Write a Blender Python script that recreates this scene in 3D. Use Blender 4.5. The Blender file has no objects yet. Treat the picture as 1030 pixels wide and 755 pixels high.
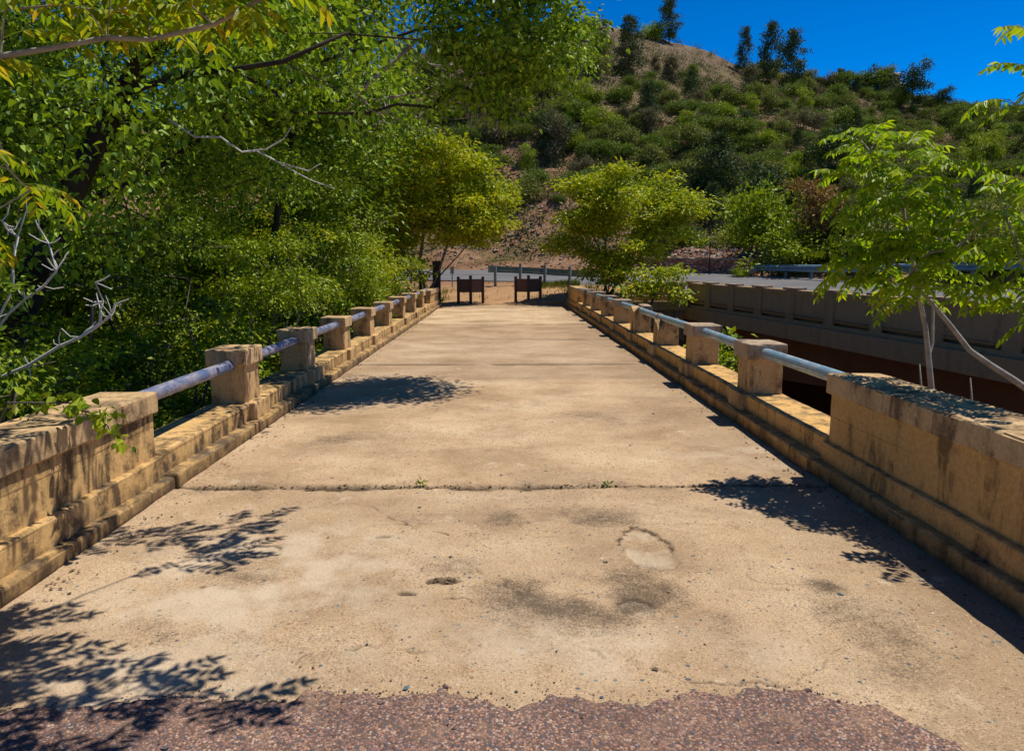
import bpy, math, random
import numpy as np
from mathutils import Vector

R = math.radians
SC = bpy.context.scene
COL = SC.collection
rng = np.random.default_rng(7)
random.seed(7)

# ------------------------------------------------------------------ camera, sky, sun, exposure
F_PX, PITCH, YAW, CAM_H = 760.0, R(8.42), R(-0.6), 1.65
cd = bpy.data.cameras.new('camera'); cam = bpy.data.objects.new('camera', cd); COL.objects.link(cam)
cd.sensor_width = 36; cd.lens = 36 * F_PX / 1030; cd.clip_start = 0.05; cd.clip_end = 3000
cam.location = (0, 0, CAM_H); cam.rotation_euler = (R(90) - PITCH, 0, YAW)
SC.camera = cam
SUN_DIR = np.array([0.40, 0.20, 1.0]); SUN_DIR /= np.linalg.norm(SUN_DIR)
SUN_EL = math.asin(SUN_DIR[2]); SUN_AZ = math.atan2(SUN_DIR[0], SUN_DIR[1])
W = bpy.data.worlds.new('World'); SC.world = W; W.use_nodes = True
wt = W.node_tree; wt.nodes.clear()
sky = wt.nodes.new('ShaderNodeTexSky'); sky.sky_type = 'NISHITA'; sky.sun_disc = False
sky.sun_elevation = SUN_EL; sky.sun_rotation = SUN_AZ
sky.altitude = 1800; sky.air_density = 0.9; sky.dust_density = 0.0; sky.ozone_density = 4.0
hs = wt.nodes.new('ShaderNodeHueSaturation'); hs.inputs['Saturation'].default_value = 1.28
gm = wt.nodes.new('ShaderNodeGamma'); gm.inputs['Gamma'].default_value = 1.45
bg = wt.nodes.new('ShaderNodeBackground'); bg.inputs['Strength'].default_value = 0.055
wo = wt.nodes.new('ShaderNodeOutputWorld')
wt.links.new(sky.outputs[0], gm.inputs['Color']); wt.links.new(gm.outputs[0], hs.inputs['Color']); wt.links.new(hs.outputs[0], bg.inputs[0]); wt.links.new(bg.outputs[0], wo.inputs[0])
sl = bpy.data.lights.new('sun', 'SUN'); so = bpy.data.objects.new('sun', sl); COL.objects.link(so)
sl.energy = 5.0; sl.angle = R(0.4); sl.color = (1.0, 0.94, 0.83)
so.rotation_euler = Vector(SUN_DIR).to_track_quat('Z', 'Y').to_euler()
SC.view_settings.view_transform = 'Standard'; SC.view_settings.look = 'None'
SC.view_settings.exposure = 0.14; SC.view_settings.gamma = 1.0; SC.view_settings.use_curve_mapping = False
SC.cycles.max_bounces = 7; SC.cycles.diffuse_bounces = 4; SC.cycles.transmission_bounces = 3
SC.cycles.transparent_max_bounces = 4; SC.cycles.glossy_bounces = 2
SC.cycles.use_denoising = True
SC.cycles.caustics_reflective = False; SC.cycles.caustics_refractive = False

CM = np.array(cam.rotation_euler.to_matrix())
def ray(px, py):
    d = CM @ np.array([(px - 515) / F_PX, (377.5 - py) / F_PX, -1.0])
    return d / d[1]
def P(px, py, Y):
    return np.array([0, 0, CAM_H]) + ray(px, py) * Y
def G(px, py, z=0.0):
    d = ray(px, py); return np.array([0, 0, CAM_H]) + d * ((z - CAM_H) / d[2])

# ------------------------------------------------------------------ noise
def _h(i, j, k, s):
    n = (i * 374761393 + j * 668265263 + k * 2147483647 + s * 974711) & 0xffffffff
    n = ((n ^ (n >> 13)) * 1274126177) & 0xffffffff
    return ((n ^ (n >> 16)) & 0xffff) / 65535.0
def vnoise(x, y, z=0.0, s=0):
    x, y, z = np.broadcast_arrays(np.asarray(x, float), np.asarray(y, float), np.asarray(z, float))
    i, j, k = [np.floor(a).astype(np.int64) for a in (x, y, z)]
    u, v, w = x - i, y - j, z - k
    u, v, w = [a * a * (3 - 2 * a) for a in (u, v, w)]
    r = 0
    for a in (0, 1):
        for b in (0, 1):
            for c in (0, 1):
                r = r + _h(i + a, j + b, k + c, s) * (u if a else 1 - u) * (v if b else 1 - v) * (w if c else 1 - w)
    return r * 2 - 1
def fbm(x, y, z=0.0, s=0, o=4):
    r, a = 0, 1.0
    for q in range(o):
        r = r + a * vnoise(np.asarray(x) * 2**q, np.asarray(y) * 2**q, np.asarray(z) * 2**q, s + q * 17); a *= 0.5
    return r
def smooth(a, b, x):
    t = np.clip((x - a) / (b - a), 0, 1); return t * t * (3 - 2 * t)

# ------------------------------------------------------------------ object plumbing
def tag(o, label=None, cat=None, group=None, kind=None):
    if label: o['label'] = label
    if cat: o['category'] = cat
    if group: o['group'] = group
    if kind: o['kind'] = kind
    return o
def empty(name, loc, label, cat, group=None):
    o = bpy.data.objects.new(name, None); COL.objects.link(o); o.location = loc
    o.empty_display_size = 0.2
    return tag(o, label, cat, group)
def np_mesh(name, verts, faces_list, mats, mat_ids=None, smooth_shade=False):
    """faces_list: list of int arrays (n,k)."""
    me = bpy.data.meshes.new(name)
    verts = np.asarray(verts, np.float32).reshape(-1, 3)
    me.vertices.add(len(verts)); me.vertices.foreach_set('co', verts.ravel())
    fl = [np.asarray(f, np.int32) for f in faces_list if len(f)]
    idx = np.concatenate([f.ravel() for f in fl]); cnt = np.concatenate([np.full(len(f), f.shape[1], np.int32) for f in fl])
    st = np.concatenate([[0], np.cumsum(cnt)[:-1]]).astype(np.int32)
    me.loops.add(len(idx)); me.loops.foreach_set('vertex_index', idx)
    me.polygons.add(len(cnt)); me.polygons.foreach_set('loop_start', st); me.polygons.foreach_set('loop_total', cnt)
    if mat_ids is not None: me.polygons.foreach_set('material_index', np.asarray(mat_ids, np.int32))
    me.polygons.foreach_set('use_smooth', np.full(len(cnt), bool(smooth_shade), bool))
    for m in (mats if isinstance(mats, (list, tuple)) else [mats]): me.materials.append(m)
    me.update(calc_edges=True); me.validate()
    if smooth_shade == 'crisp': me.set_sharp_from_angle(angle=R(13))
    return me
def link(name, me, parent=None, loc=None):
    o = bpy.data.objects.new(name, me); COL.objects.link(o)
    if parent is not None:
        o.parent = parent; o.location = -np.array(parent.location) if loc is None else loc
    elif loc is not None: o.location = loc
    return o
class MB:
    """collects raw verts and faces into ONE mesh"""
    def __init__(s): s.v = []; s.f = {}; s.n = 0
    def add(s, v, *fs):
        v = np.asarray(v, float).reshape(-1, 3)
        for f in fs:
            f = np.asarray(f, int)
            if len(f): s.f.setdefault(f.shape[1], []).append(f + s.n)
        s.v.append(v); s.n += len(v)
    def box(s, x0, x1, y0, y1, z0, z1, rot=0, c=None):
        v = np.array([[x, y, z] for x in (x0, x1) for y in (y0, y1) for z in (z0, z1)], float)
        if rot:
            c = np.array(c); d = v - c; ca, sa = math.cos(rot), math.sin(rot)
            v = c + np.stack([d[:, 0] * ca - d[:, 1] * sa, d[:, 0] * sa + d[:, 1] * ca, d[:, 2]], 1)
        s.add(v, [[0, 1, 3, 2], [4, 6, 7, 5], [0, 4, 5, 1], [2, 3, 7, 6], [0, 2, 6, 4], [1, 5, 7, 3]])
    def rbox(s, x0, x1, y0, y1, z0, z1, r=0.012, seg=0.12, rough=0.004, chip=0.0, seed=0, fn=None):
        """weathered block: rounded edges, uneven faces, chipped arrises"""
        lo = np.array([x0, y0, z0], float); hi = np.array([x1, y1, z1], float); L = hi - lo
        ax = []
        for q in range(3):
            rr = min(r, L[q] * 0.3); n = max(1, int(round((L[q] - 2 * rr) / seg)))
            t = np.concatenate([[0, rr * 0.35], np.linspace(rr, L[q] - rr, n + 1), [L[q] - rr * 0.35, L[q]]]); ax.append(t + lo[q])
        for q in range(3):
            a, b = [(1, 2), (2, 0), (0, 1)][q]
            for side in (0, 1):
                A, B = np.meshgrid(ax[a], ax[b], indexing='ij'); na, nb = A.shape
                p = np.zeros((na, nb, 3)); p[..., a] = A; p[..., b] = B; p[..., q] = hi[q] if side else lo[q]
                p = p.reshape(-1, 3)
                rv = np.minimum(r, L * 0.3); c = np.clip(p, lo + rv, hi - rv); d = p - c
                l = np.linalg.norm(d / rv, axis=1, keepdims=True); l[l == 0] = 1
                e = d / rv / l
                p2 = c + e * rv
                edge = (np.sum(np.abs(d) > 1e-6, axis=1) > 1).astype(float)
                nz = fbm(p2[:, 0] * 5, p2[:, 1] * 5, p2[:, 2] * 5, seed, 3)
                amt = rough * nz - chip * edge * np.clip(fbm(p2[:, 0] * 7, p2[:, 1] * 7, p2[:, 2] * 7, seed + 5, 2) - 0.15, 0, 1)
                p2 = p2 + e * amt[:, None]
                if fn is not None: p2 = fn(p2)
                i = np.arange(na * nb).reshape(na, nb)
                f = np.stack([i[:-1, :-1], i[1:, :-1], i[1:, 1:], i[:-1, 1:]], -1).reshape(-1, 4)
                if not side: f = f[:, ::-1]
                s.add(p2, f)
    def tube(s, pts, rad, sides=6, cap=True):
        pts = np.asarray(pts, float); n = len(pts); rad = np.broadcast_to(np.asarray(rad, float), (n,))
        t = np.gradient(pts, axis=0) if n > 2 else np.repeat((pts[1:] - pts[:1]), 2, 0)
        t /= np.linalg.norm(t, axis=1, keepdims=True) + 1e-9
        up = np.array([0, 0, 1.0]) if abs(t[0, 2]) < 0.9 else np.array([1.0, 0, 0])
        a = np.linspace(0, 2 * math.pi, sides, endpoint=False); vs = []
        u = np.cross(t[0], up); u /= np.linalg.norm(u)
        for k in range(n):
            u = u - t[k] * np.dot(u, t[k]); u /= np.linalg.norm(u) + 1e-9; w = np.cross(t[k], u)
            vs.append(pts[k] + rad[k] * (np.cos(a)[:, None] * u + np.sin(a)[:, None] * w))
        v = np.concatenate(vs); i = np.arange(n * sides).reshape(n, sides)
        f = np.stack([i[:-1], np.roll(i[:-1], -1, 1), np.roll(i[1:], -1, 1), i[1:]], -1).reshape(-1, 4)
        s.add(v, f)
        if cap:
            b = s.n - n * sides
            s.f.setdefault(sides, []).append(np.array([i[0][::-1] + b])); s.f[sides].append(np.array([i[-1] + b]))
    def mesh(s, name, mat, smooth_shade=False):
        return np_mesh(name, np.concatenate(s.v), [np.concatenate(f) for f in s.f.values()], mat, None, smooth_shade)
    def build(s, name, mat, parent=None, smooth_shade=False):
        return link(name, s.mesh(name, mat, smooth_shade), parent)

def grid(X, Y, Z):
    na, nb = X.shape; i = np.arange(na * nb).reshape(na, nb)
    f = np.stack([i[:-1, :-1], i[1:, :-1], i[1:, 1:], i[:-1, 1:]], -1).reshape(-1, 4)
    return np.stack([X, Y, Z], -1).reshape(-1, 3), f

# ------------------------------------------------------------------ materials
class NT:
    def __init__(s, name):
        s.m = bpy.data.materials.new(name); s.m.use_nodes = True; s.t = s.m.node_tree; s.t.nodes.clear()
        s.out = s.t.nodes.new('ShaderNodeOutputMaterial')
        s.geo = s.t.nodes.new('ShaderNodeNewGeometry')
    def n(s, typ, **kw):
        nd = s.t.nodes.new(typ)
        for k, v in kw.items():
            if hasattr(nd, k): setattr(nd, k, v)
            else: s.set(nd, k, v)
        return nd
    def set(s, nd, k, v):
        i = nd.inputs[k.replace('_', ' ')] if isinstance(k, str) else nd.inputs[k]
        if isinstance(v, bpy.types.NodeSocket): s.t.links.new(v, i)
        else: i.default_value = v
    def pos(s, scale=(1, 1, 1)):
        mp = s.n('ShaderNodeMapping'); s.set(mp, 'Vector', s.geo.outputs['Position']); mp.inputs['Scale'].default_value = scale
        return mp.outputs[0]
    def noise(s, vec, scale, detail=4, rough=0.55, dist=0.0):
        nd = s.n('ShaderNodeTexNoise'); s.set(nd, 'Vector', vec)
        for k, v in (('Scale', scale), ('Detail', detail), ('Roughness', rough), ('Distortion', dist)): nd.inputs[k].default_value = v
        return nd.outputs['Fac']
    def voro(s, vec, scale, feature='F1', out='Distance'):
        nd = s.n('ShaderNodeTexVoronoi', feature=feature); s.set(nd, 'Vector', vec); nd.inputs['Scale'].default_value = scale
        return nd.outputs[out]
    def ramp(s, fac, stops, interp='LINEAR'):
        nd = s.n('ShaderNodeValToRGB'); s.set(nd, 'Fac', fac); cr = nd.color_ramp; cr.interpolation = interp
        while len(cr.elements) < len(stops): cr.elements.new(0.5)
        for e, (p, c) in zip(cr.elements, stops):
            e.position = p; e.color = (c, c, c, 1) if not hasattr(c, '__len__') else (*c, 1)
        return nd.outputs['Color']
    def mix(s, fac, a, b, mode='MIX'):
        nd = s.n('ShaderNodeMix', data_type='RGBA', blend_type=mode)
        for i, v in ((0, fac), (6, a), (7, b)):
            if isinstance(v, bpy.types.NodeSocket): s.t.links.new(v, nd.inputs[i])
            elif i == 0: nd.inputs[0].default_value = v
            else: nd.inputs[i].default_value = (*v, 1) if hasattr(v, '__len__') else (v, v, v, 1)
        return nd.outputs[2]
    def math(s, op, a, b=0.0):
        nd = s.n('ShaderNodeMath', operation=op); s.set(nd, 0, a); s.set(nd, 1, b); return nd.outputs[0]
    def bump(s, h, strength=0.4, dist=0.01, nrm=None):
        nd = s.n('ShaderNodeBump'); s.set(nd, 'Height', h); nd.inputs['Strength'].default_value = strength; nd.inputs['Distance'].default_value = dist
        if nrm is not None: s.set(nd, 'Normal', nrm)
        return nd.outputs[0]
    def principled(s, col, rough=0.85, metal=0.0, nrm=None, spec=0.3):
        b = s.n('ShaderNodeBsdfPrincipled'); s.set(b, 'Base Color', col if isinstance(col, bpy.types.NodeSocket) else (*col, 1))
        s.set(b, 'Roughness', rough); s.set(b, 'Metallic', metal); s.set(b, 'Specular IOR Level', spec)
        if nrm is not None: s.set(b, 'Normal', nrm)
        s.t.links.new(b.outputs[0], s.out.inputs[0]); return b

def m_deck():
    t = NT('deck_concrete'); p = t.pos()
    base = t.ramp(t.noise(p, 0.9, 6, 0.6), [(0.3, (0.35, 0.235, 0.135)), (0.5, (0.55, 0.395, 0.25)), (0.70, (0.68, 0.525, 0.355))])
    sep = t.n('ShaderNodeSeparateXYZ'); t.set(sep, 0, t.geo.outputs['Position'])
    # slabs poured at different times (tone by position along the deck)
    yy = t.math('DIVIDE', sep.outputs[1], 32.0)
    tone = t.ramp(yy, [(0.0, (1.0, 0.98, 0.95)), (0.165, (1.04, 1.0, 0.95)), (0.333, (0.84, 0.81, 0.79)), (0.40, (0.92, 0.90, 0.88)), (0.52, (0.82, 0.77, 0.71)), (0.645, (1.12, 1.10, 1.04)), (0.88, (0.82, 0.79, 0.75))], 'CONSTANT')
    base = t.mix(1.0, base, tone, 'MULTIPLY')
    # wheel-worn dark grime patches
    gr = t.ramp(t.noise(t.pos((0.55, 0.9, 1)), 1.6, 5, 0.65, 0.6), [(0.50, 0.0), (0.68, 1.0)])
    gr2 = t.noise(p, 28, 3, 0.7)
    grm = t.math('MULTIPLY', gr, t.ramp(gr2, [(0.35, 0.15), (0.65, 0.95)]))
    col = t.mix(t.math('MULTIPLY', grm, 0.75), base, (0.17, 0.12, 0.075))
    # darker brown band along the right parapet
    ed = t.ramp(t.math('ADD', sep.outputs[0], t.math('MULTIPLY', t.noise(p, 2.5, 4), 1.2)), [(0.62, 0.0), (0.98, 1.0)])
    edn = t.n('ShaderNodeMapRange'); t.set(edn, 0, t.math('ADD', sep.outputs[0], t.math('MULTIPLY', t.noise(p, 2.2, 5, 0.7), 1.4)))
    edn.inputs[1].default_value = 2.1; edn.inputs[2].default_value = 3.3
    col = t.mix(t.math('MULTIPLY', edn.outputs[0], 0.6), col, (0.20, 0.14, 0.085))
    # fine sand mottling and pale scaled patches
    col = t.mix(t.ramp(t.noise(p, 90, 3, 0.75), [(0.35, 0.55), (0.6, 0.0)]), col, (0.24, 0.16, 0.09))
    pale = t.ramp(t.noise(t.pos((1, 0.8, 1)), 3.2, 6, 0.7), [(0.60, 0.0), (0.70, 0.6)])
    col = t.mix(pale, col, (0.64, 0.53, 0.38))
    dk = t.ramp(t.noise(t.pos((1, .6, 1)), 7, 7, 0.8), [(0.56, 0.0), (0.66, 0.55)])
    col = t.mix(dk, col, (0.27, 0.165, 0.09))
    fl = t.ramp(t.noise(t.pos((1, .8, 1)), 55, 2, 0.6), [(0.66, 0.0), (0.72, 0.8)])
    col = t.mix(fl, col, (0.12, 0.075, 0.045))
    # exposed aggregate: scattered coloured pebbles in the paste
    vo = t.n('ShaderNodeTexVoronoi'); t.set(vo, 'Vector', p); vo.inputs['Scale'].default_value = 38
    rnd = t.n('ShaderNodeSeparateColor'); t.set(rnd, 0, vo.outputs['Color'])
    pick = t.math('GREATER_THAN', rnd.outputs[0], 0.86)
    inside = t.math('LESS_THAN', vo.outputs['Distance'], t.math('MULTIPLY', rnd.outputs[1], 0.42))
    pk = t.math('MULTIPLY', pick, inside)
    pc = t.ramp(rnd.outputs[2], [(0.0, (0.10, 0.12, 0.14)), (0.25, (0.45, 0.33, 0.21)), (0.45, (0.19, 0.12, 0.08)), (0.6, (0.08, 0.17, 0.20)), (0.80, (0.60, 0.50, 0.37)), (0.86, (0.30, 0.15, 0.10))], 'CONSTANT')
    col = t.mix(pk, col, pc)
    sp_ = t.math('MAXIMUM', t.ramp(t.noise(p, 120, 2, 0.7), [(0.58, 0.0), (0.66, 0.9)]), t.ramp(t.noise(t.pos((1, .75, 1)), 48, 3, 0.8), [(0.605, 0.0), (0.65, 0.85)]))
    pl_ = t.ramp(t.noise(t.pos((1, .75, 1)), 36, 4, 0.85), [(0.60, 0.0), (0.66, 0.6)])
    col = t.mix(pl_, col, (0.68, 0.56, 0.41))
    col = t.mix(sp_, col, (0.15, 0.10, 0.06))
    sc_ = t.ramp(t.noise(t.pos((1, 0.7, 1)), 13, 8, 0.85), [(0.55, 0.0), (0.60, 0.5), (0.7, 0.7)])
    col = t.mix(t.math('MULTIPLY', sc_, 0.8), col, (0.30, 0.20, 0.12))
    h = t.math('ADD', t.math('MULTIPLY', t.noise(p, 60, 5, 0.75), 0.8), t.math('MULTIPLY', t.noise(p, 9, 4), 0.8))
    h = t.math('ADD', h, t.math('MULTIPLY', pk, 0.35))
    t.principled(col, 0.93, 0, t.bump(h, 0.8, 0.014), 0.15)
    # dirt gathered in hollows, plus shade painted on far spall rims (attribute written with the surface relief)
    at = t.n('ShaderNodeAttribute'); at.attribute_name = 'hollow'
    b = [x for x in t.t.nodes if x.type == 'BSDF_PRINCIPLED'][0]
    col2 = t.mix(at.outputs['Fac'], col, (0.085, 0.058, 0.035))
    at2 = t.n('ShaderNodeAttribute'); at2.attribute_name = 'spall'
    col2 = t.mix(at2.outputs['Fac'], col2, (0.585, 0.475, 0.345))
    at3 = t.n('ShaderNodeAttribute'); at3.attribute_name = 'stain'
    gn = t.math('ADD', t.math('MULTIPLY', t.noise(p, 75, 4, 0.8), 0.75), t.math('MULTIPLY', t.noise(p, 14, 5, 0.75), 0.35))
    sf = t.ramp(t.math('ADD', t.math('MULTIPLY', at3.outputs['Fac'], 0.42), gn), [(0.62, 0.0), (0.86, 0.92)])
    col2 = t.mix(t.math('MULTIPLY', sf, t.ramp(at3.outputs['Fac'], [(0.03, 0.0), (0.3, 1.0)])), col2, (0.105, 0.075, 0.05))
    t.set(b, 'Base Color', col2)
    return t.m
def m_asphalt_chip():
    t = NT('chip_seal_asphalt'); p = t.pos()
    vo = t.n('ShaderNodeTexVoronoi'); t.set(vo, 'Vector', p); vo.inputs['Scale'].default_value = 108
    rnd = t.n('ShaderNodeSeparateColor'); t.set(rnd, 0, vo.outputs['Color'])
    c = t.ramp(rnd.outputs[0], [(0.0, (0.15, 0.09, 0.072)), (0.22, (0.27, 0.15, 0.115)), (0.44, (0.34, 0.205, 0.165)), (0.6, (0.12, 0.095, 0.088)), (0.70, (0.44, 0.24, 0.14)), (0.76, (0.20, 0.14, 0.12)), (0.80, (0.08, 0.09, 0.12)), (0.88, (0.46, 0.34, 0.26)), (0.96, (0.10, 0.06, 0.055))], 'CONSTANT')
    c = t.mix(t.ramp(vo.outputs['Distance'], [(0.42, 0.0), (0.75, 0.7)]), c, (0.10, 0.065, 0.05))
    c = t.mix(t.ramp(t.noise(p, 2.2, 5), [(0.45, 0.0), (0.75, 0.6)]), c, (0.10, 0.06, 0.05))
    c = t.mix(t.ramp(t.noise(p, 5, 6, .75), [(0.52, 0.0), (0.66, 0.5)]), c, (0.30, 0.19, 0.12))
    h = t.math('ADD', t.math('MULTIPLY', vo.outputs['Distance'], -1.2), t.math('MULTIPLY', t.noise(p, 25, 4), 0.5))
    t.principled(c, 0.9, 0, t.bump(h, 0.6, 0.006), 0.15); return t.m
def m_concrete(name, a, b, stain=(0.07, 0.045, 0.028), amount=0.8, board=True, base_dirt=True, top_dark=0.0, spread=(0.5, 0.68)):
    t = NT(name); p = t.pos()
    c = t.mix(t.noise(p, 2.3, 6, 0.65), a, b)
    c = t.mix(t.ramp(t.noise(p, 40, 4, 0.7), [(0.35, 0.5), (0.62, 0.0)]), c, tuple(x * 0.6 for x in a))
    streak = t.ramp(t.noise(t.pos((3.0, 3.0, 0.6)), 1.7, 5, 0.65, 0.4), [(spread[0], 0.0), (spread[1], 1.0)])
    blot = t.ramp(t.noise(t.pos((1, 1, 1.4)), 3.4, 6, 0.75), [(0.40, 0.0), (0.55, 1.0)])
    sm = t.math('MULTIPLY', t.math('MULTIPLY', streak, blot), amount)
    c = t.mix(sm, c, stain)
    sep = t.n('ShaderNodeSeparateXYZ'); t.set(sep, 0, t.geo.outputs['Position'])
    if base_dirt:
        mr = t.n('ShaderNodeMapRange'); t.set(mr, 0, t.math('ADD', sep.outputs[2], t.math('MULTIPLY', t.noise(p, 5, 6, 0.75), 0.34)))
        mr.inputs[1].default_value = 0.35; mr.inputs[2].default_value = 0.16
        c = t.mix(t.math('MULTIPLY', mr.outputs[0], 0.85), c, (0.075, 0.05, 0.03))
    if top_dark:
        up = t.n('ShaderNodeSeparateXYZ'); t.set(up, 0, t.geo.outputs['Normal'])
        li = t.math('MULTIPLY', t.math('GREATER_THAN', up.outputs[2], 0.6), t.ramp(t.noise(p, 3.5, 6, 0.75), [(0.5, 0.0), (0.62, top_dark)]))
        c = t.mix(li, c, (0.09, 0.07, 0.055))
    h = t.math('MULTIPLY', t.noise(p, 45, 5, 0.75), 0.6)
    h = t.math('ADD', h, t.math('MULTIPLY', t.noise(p, 9, 4, 0.6), 0.7))
    if board:
        wv = t.n('ShaderNodeTexWave', wave_type='BANDS', bands_direction='Z', wave_profile='SAW'); t.set(wv, 'Vector', p)
        wv.inputs['Scale'].default_value = 1.35; wv.inputs['Distortion'].default_value = 0.35; wv.inputs['Detail'].default_value = 1
        line = t.ramp(wv.outputs['Fac'], [(0.0, 0.0), (0.05, 1.0)])
        h = t.math('ADD', h, t.math('MULTIPLY', line, 0.5))
        c = t.mix(t.math('MULTIPLY', t.ramp(wv.outputs['Fac'], [(0.0, 0.7), (0.035, 0.0)]), t.ramp(t.noise(p, 1.7, 4, 0.7), [(0.45, 0.0), (0.6, 1.0)])), c, stain)
    t.principled(c, 0.92, 0, t.bump(h, 0.5, 0.012), 0.15); return t.m
def m_simple(name, a, b, scale=6, rough=0.85, metal=0.0, bump=0.2, spec=0.3, stretch=(1, 1, 1), bd=0.01):
    t = NT(name); p = t.pos(stretch); n = t.noise(p, scale, 6, 0.65)
    c = t.ramp(n, [(0.3, a), (0.7, b)])
    t.principled(c, rough, metal, t.bump(t.noise(p, scale * 6, 4, 0.7), bump, bd), spec); return t.m
def m_pipe(name, paint, worn, rust, lo=0.5, hi=0.62):
    t = NT(name); p = t.pos((1, 0.35, 1))
    n = t.noise(p, 9, 6, 0.7, 0.5)
    c = t.mix(t.ramp(n, [(lo, 0.0), (hi, 1.0)]), paint, worn)
    n2 = t.noise(p, 16, 6, 0.75)
    c = t.mix(t.ramp(n2, [(0.56, 0.0), (0.66, 0.9)]), c, rust)
    t.principled(c, t.ramp(n2, [(0.4, 0.3), (0.65, 0.7)]), 0.35, t.bump(n, 0.25, 0.004), 0.5); return t.m
def m_leaf(name, stops, trans=0.18, rough=0.5, scale=0.6):
    t = NT(name)
    rp = t.math('MULTIPLY', t.geo.outputs['Random Per Island'], 0.7)
    v = t.math('ADD', rp, t.math('MULTIPLY', t.noise(t.pos(), scale, 3), 0.35))
    c = t.ramp(v, stops)
    b = t.n('ShaderNodeBsdfPrincipled'); t.set(b, 'Base Color', c); t.set(b, 'Roughness', rough); t.set(b, 'Specular IOR Level', 0.22)
    tr = t.n('ShaderNodeBsdfTranslucent')
    t.set(tr, 'Color', t.mix(1.0, c, (1.25, 1.3, 0.45), 'MULTIPLY'))
    mx = t.n('ShaderNodeMixShader'); mx.inputs[0].default_value = trans
    t.t.links.new(b.outputs[0], mx.inputs[1]); t.t.links.new(tr.outputs[0], mx.inputs[2]); t.t.links.new(mx.outputs[0], t.out.inputs[0])
    return t.m
def m_ground():
    t = NT('ground_soil'); p = t.pos()
    sep = t.n('ShaderNodeSeparateXYZ'); t.set(sep, 0, t.geo.outputs['Position'])
    red = t.ramp(t.noise(p, 0.5, 8, 0.7), [(0.3, (0.13, 0.07, 0.04)), (0.5, (0.24, 0.13, 0.072)), (0.7, (0.33, 0.21, 0.13))])
    tan = t.ramp(t.noise(p, 0.35, 8, 0.7), [(0.3, (0.115, 0.08, 0.047)), (0.6, (0.185, 0.13, 0.08))])
    f = t.n('ShaderNodeMapRange'); t.set(f, 0, t.math('ADD', sep.outputs[2], t.math('MULTIPLY', t.noise(p, 0.06, 4), 14.0)))
    f.inputs[1].default_value = 16; f.inputs[2].default_value = 34
    c = t.mix(f.outputs[0], red, tan)
    grass = t.ramp(t.noise(p, 0.22, 7, 0.72), [(0.52, 0.0), (0.62, 0.75)])
    c = t.mix(grass, c, (0.12, 0.105, 0.04))
    near = t.n('ShaderNodeMapRange'); t.set(near, 0, sep.outputs[1]); near.inputs[1].default_value = 40; near.inputs[2].default_value = 36
    dirt = t.ramp(t.noise(p, 1.3, 7, 0.7), [(0.3, (0.33, 0.18, 0.085)), (0.7, (0.47, 0.29, 0.15))])
    c = t.mix(near.outputs[0], c, dirt)
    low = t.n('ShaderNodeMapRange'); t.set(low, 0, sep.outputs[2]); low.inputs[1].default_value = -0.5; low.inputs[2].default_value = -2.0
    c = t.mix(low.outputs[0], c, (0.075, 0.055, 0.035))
    st = t.voro(p, 2.2)
    c = t.mix(t.ramp(st, [(0.08, 0.6), (0.16, 0.0)]), c, (0.42, 0.32, 0.24))
    t.principled(c, 0.95, 0, t.bump(t.noise(p, 3.0, 8, 0.75), 0.9, 0.15), 0.1); return t.m
def m_vary(name, stops, rough=0.9, bump=0.4, bscale=30):
    t = NT(name); c = t.ramp(t.geo.outputs['Random Per Island'], stops, 'CONSTANT')
    c = t.mix(t.ramp(t.noise(t.pos(), bscale, 4), [(0.3, 0.0), (0.7, 0.45)]), c, (0.06, 0.045, 0.035))
    t.principled(c, rough, 0, t.bump(t.noise(t.pos(), bscale, 4, 0.7), bump, 0.02), 0.2); return t.m
def m_panelwood(name, a, b):
    t = NT(name); p = t.pos((1, 1, 8)); n = t.noise(p, 6, 6, 0.7)
    t.principled(t.mix(n, a, b), 0.7, 0, t.bump(n, 0.3, 0.005), 0.3); return t.m

M = {}
M['deck'] = m_deck(); M['chip'] = m_asphalt_chip()
M['wall'] = m_concrete('parapet_concrete', (0.58, 0.35, 0.125), (0.72, 0.475, 0.21), top_dark=0.8, amount=0.9, spread=(0.43, 0.56))  # heavy streaks: real stains together with painted leaf shadow
M['wall_orange'] = m_concrete('orange_parapet_concrete', (0.60, 0.34, 0.105), (0.73, 0.46, 0.18), top_dark=0.8, amount=0.75, spread=(0.50, 0.62))
M['post'] = m_concrete('post_concrete', (0.53, 0.325, 0.135), (0.66, 0.45, 0.22), board=False, base_dirt=False, amount=0.85, spread=(0.44, 0.6), top_dark=0.45)
M['cap'] = m_concrete('cap_concrete', (0.40, 0.295, 0.195), (0.52, 0.395, 0.27), board=False, base_dirt=False, amount=0.8, spread=(0.46, 0.62), top_dark=0.75)
M['coping'] = m_concrete('coping_concrete', (0.53, 0.345, 0.165), (0.66, 0.46, 0.245), board=False, base_dirt=False, amount=0.8, top_dark=0.7, spread=(0.44, 0.6))
M['slab'] = m_concrete('slab_concrete', (0.20, 0.15, 0.10), (0.30, 0.23, 0.15), board=True, base_dirt=False)
M['fascia'] = m_concrete('road_bridge_concrete', (0.42, 0.28, 0.15), (0.51, 0.345, 0.195), board=False, base_dirt=False, amount=0.35)
M['girder'] = m_simple('brown_girder', (0.17, 0.065, 0.03), (0.24, 0.10, 0.05), 1.2, 0.7)
M['pipe_blue'] = m_pipe('galvanised_pipe', (0.24, 0.36, 0.42), (0.40, 0.46, 0.47), (0.30, 0.24, 0.18))
M['pipe_purple'] = m_pipe('peeling_painted_pipe', (0.13, 0.17, 0.29), (0.33, 0.31, 0.36), (0.24, 0.17, 0.14), 0.46, 0.56)
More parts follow.
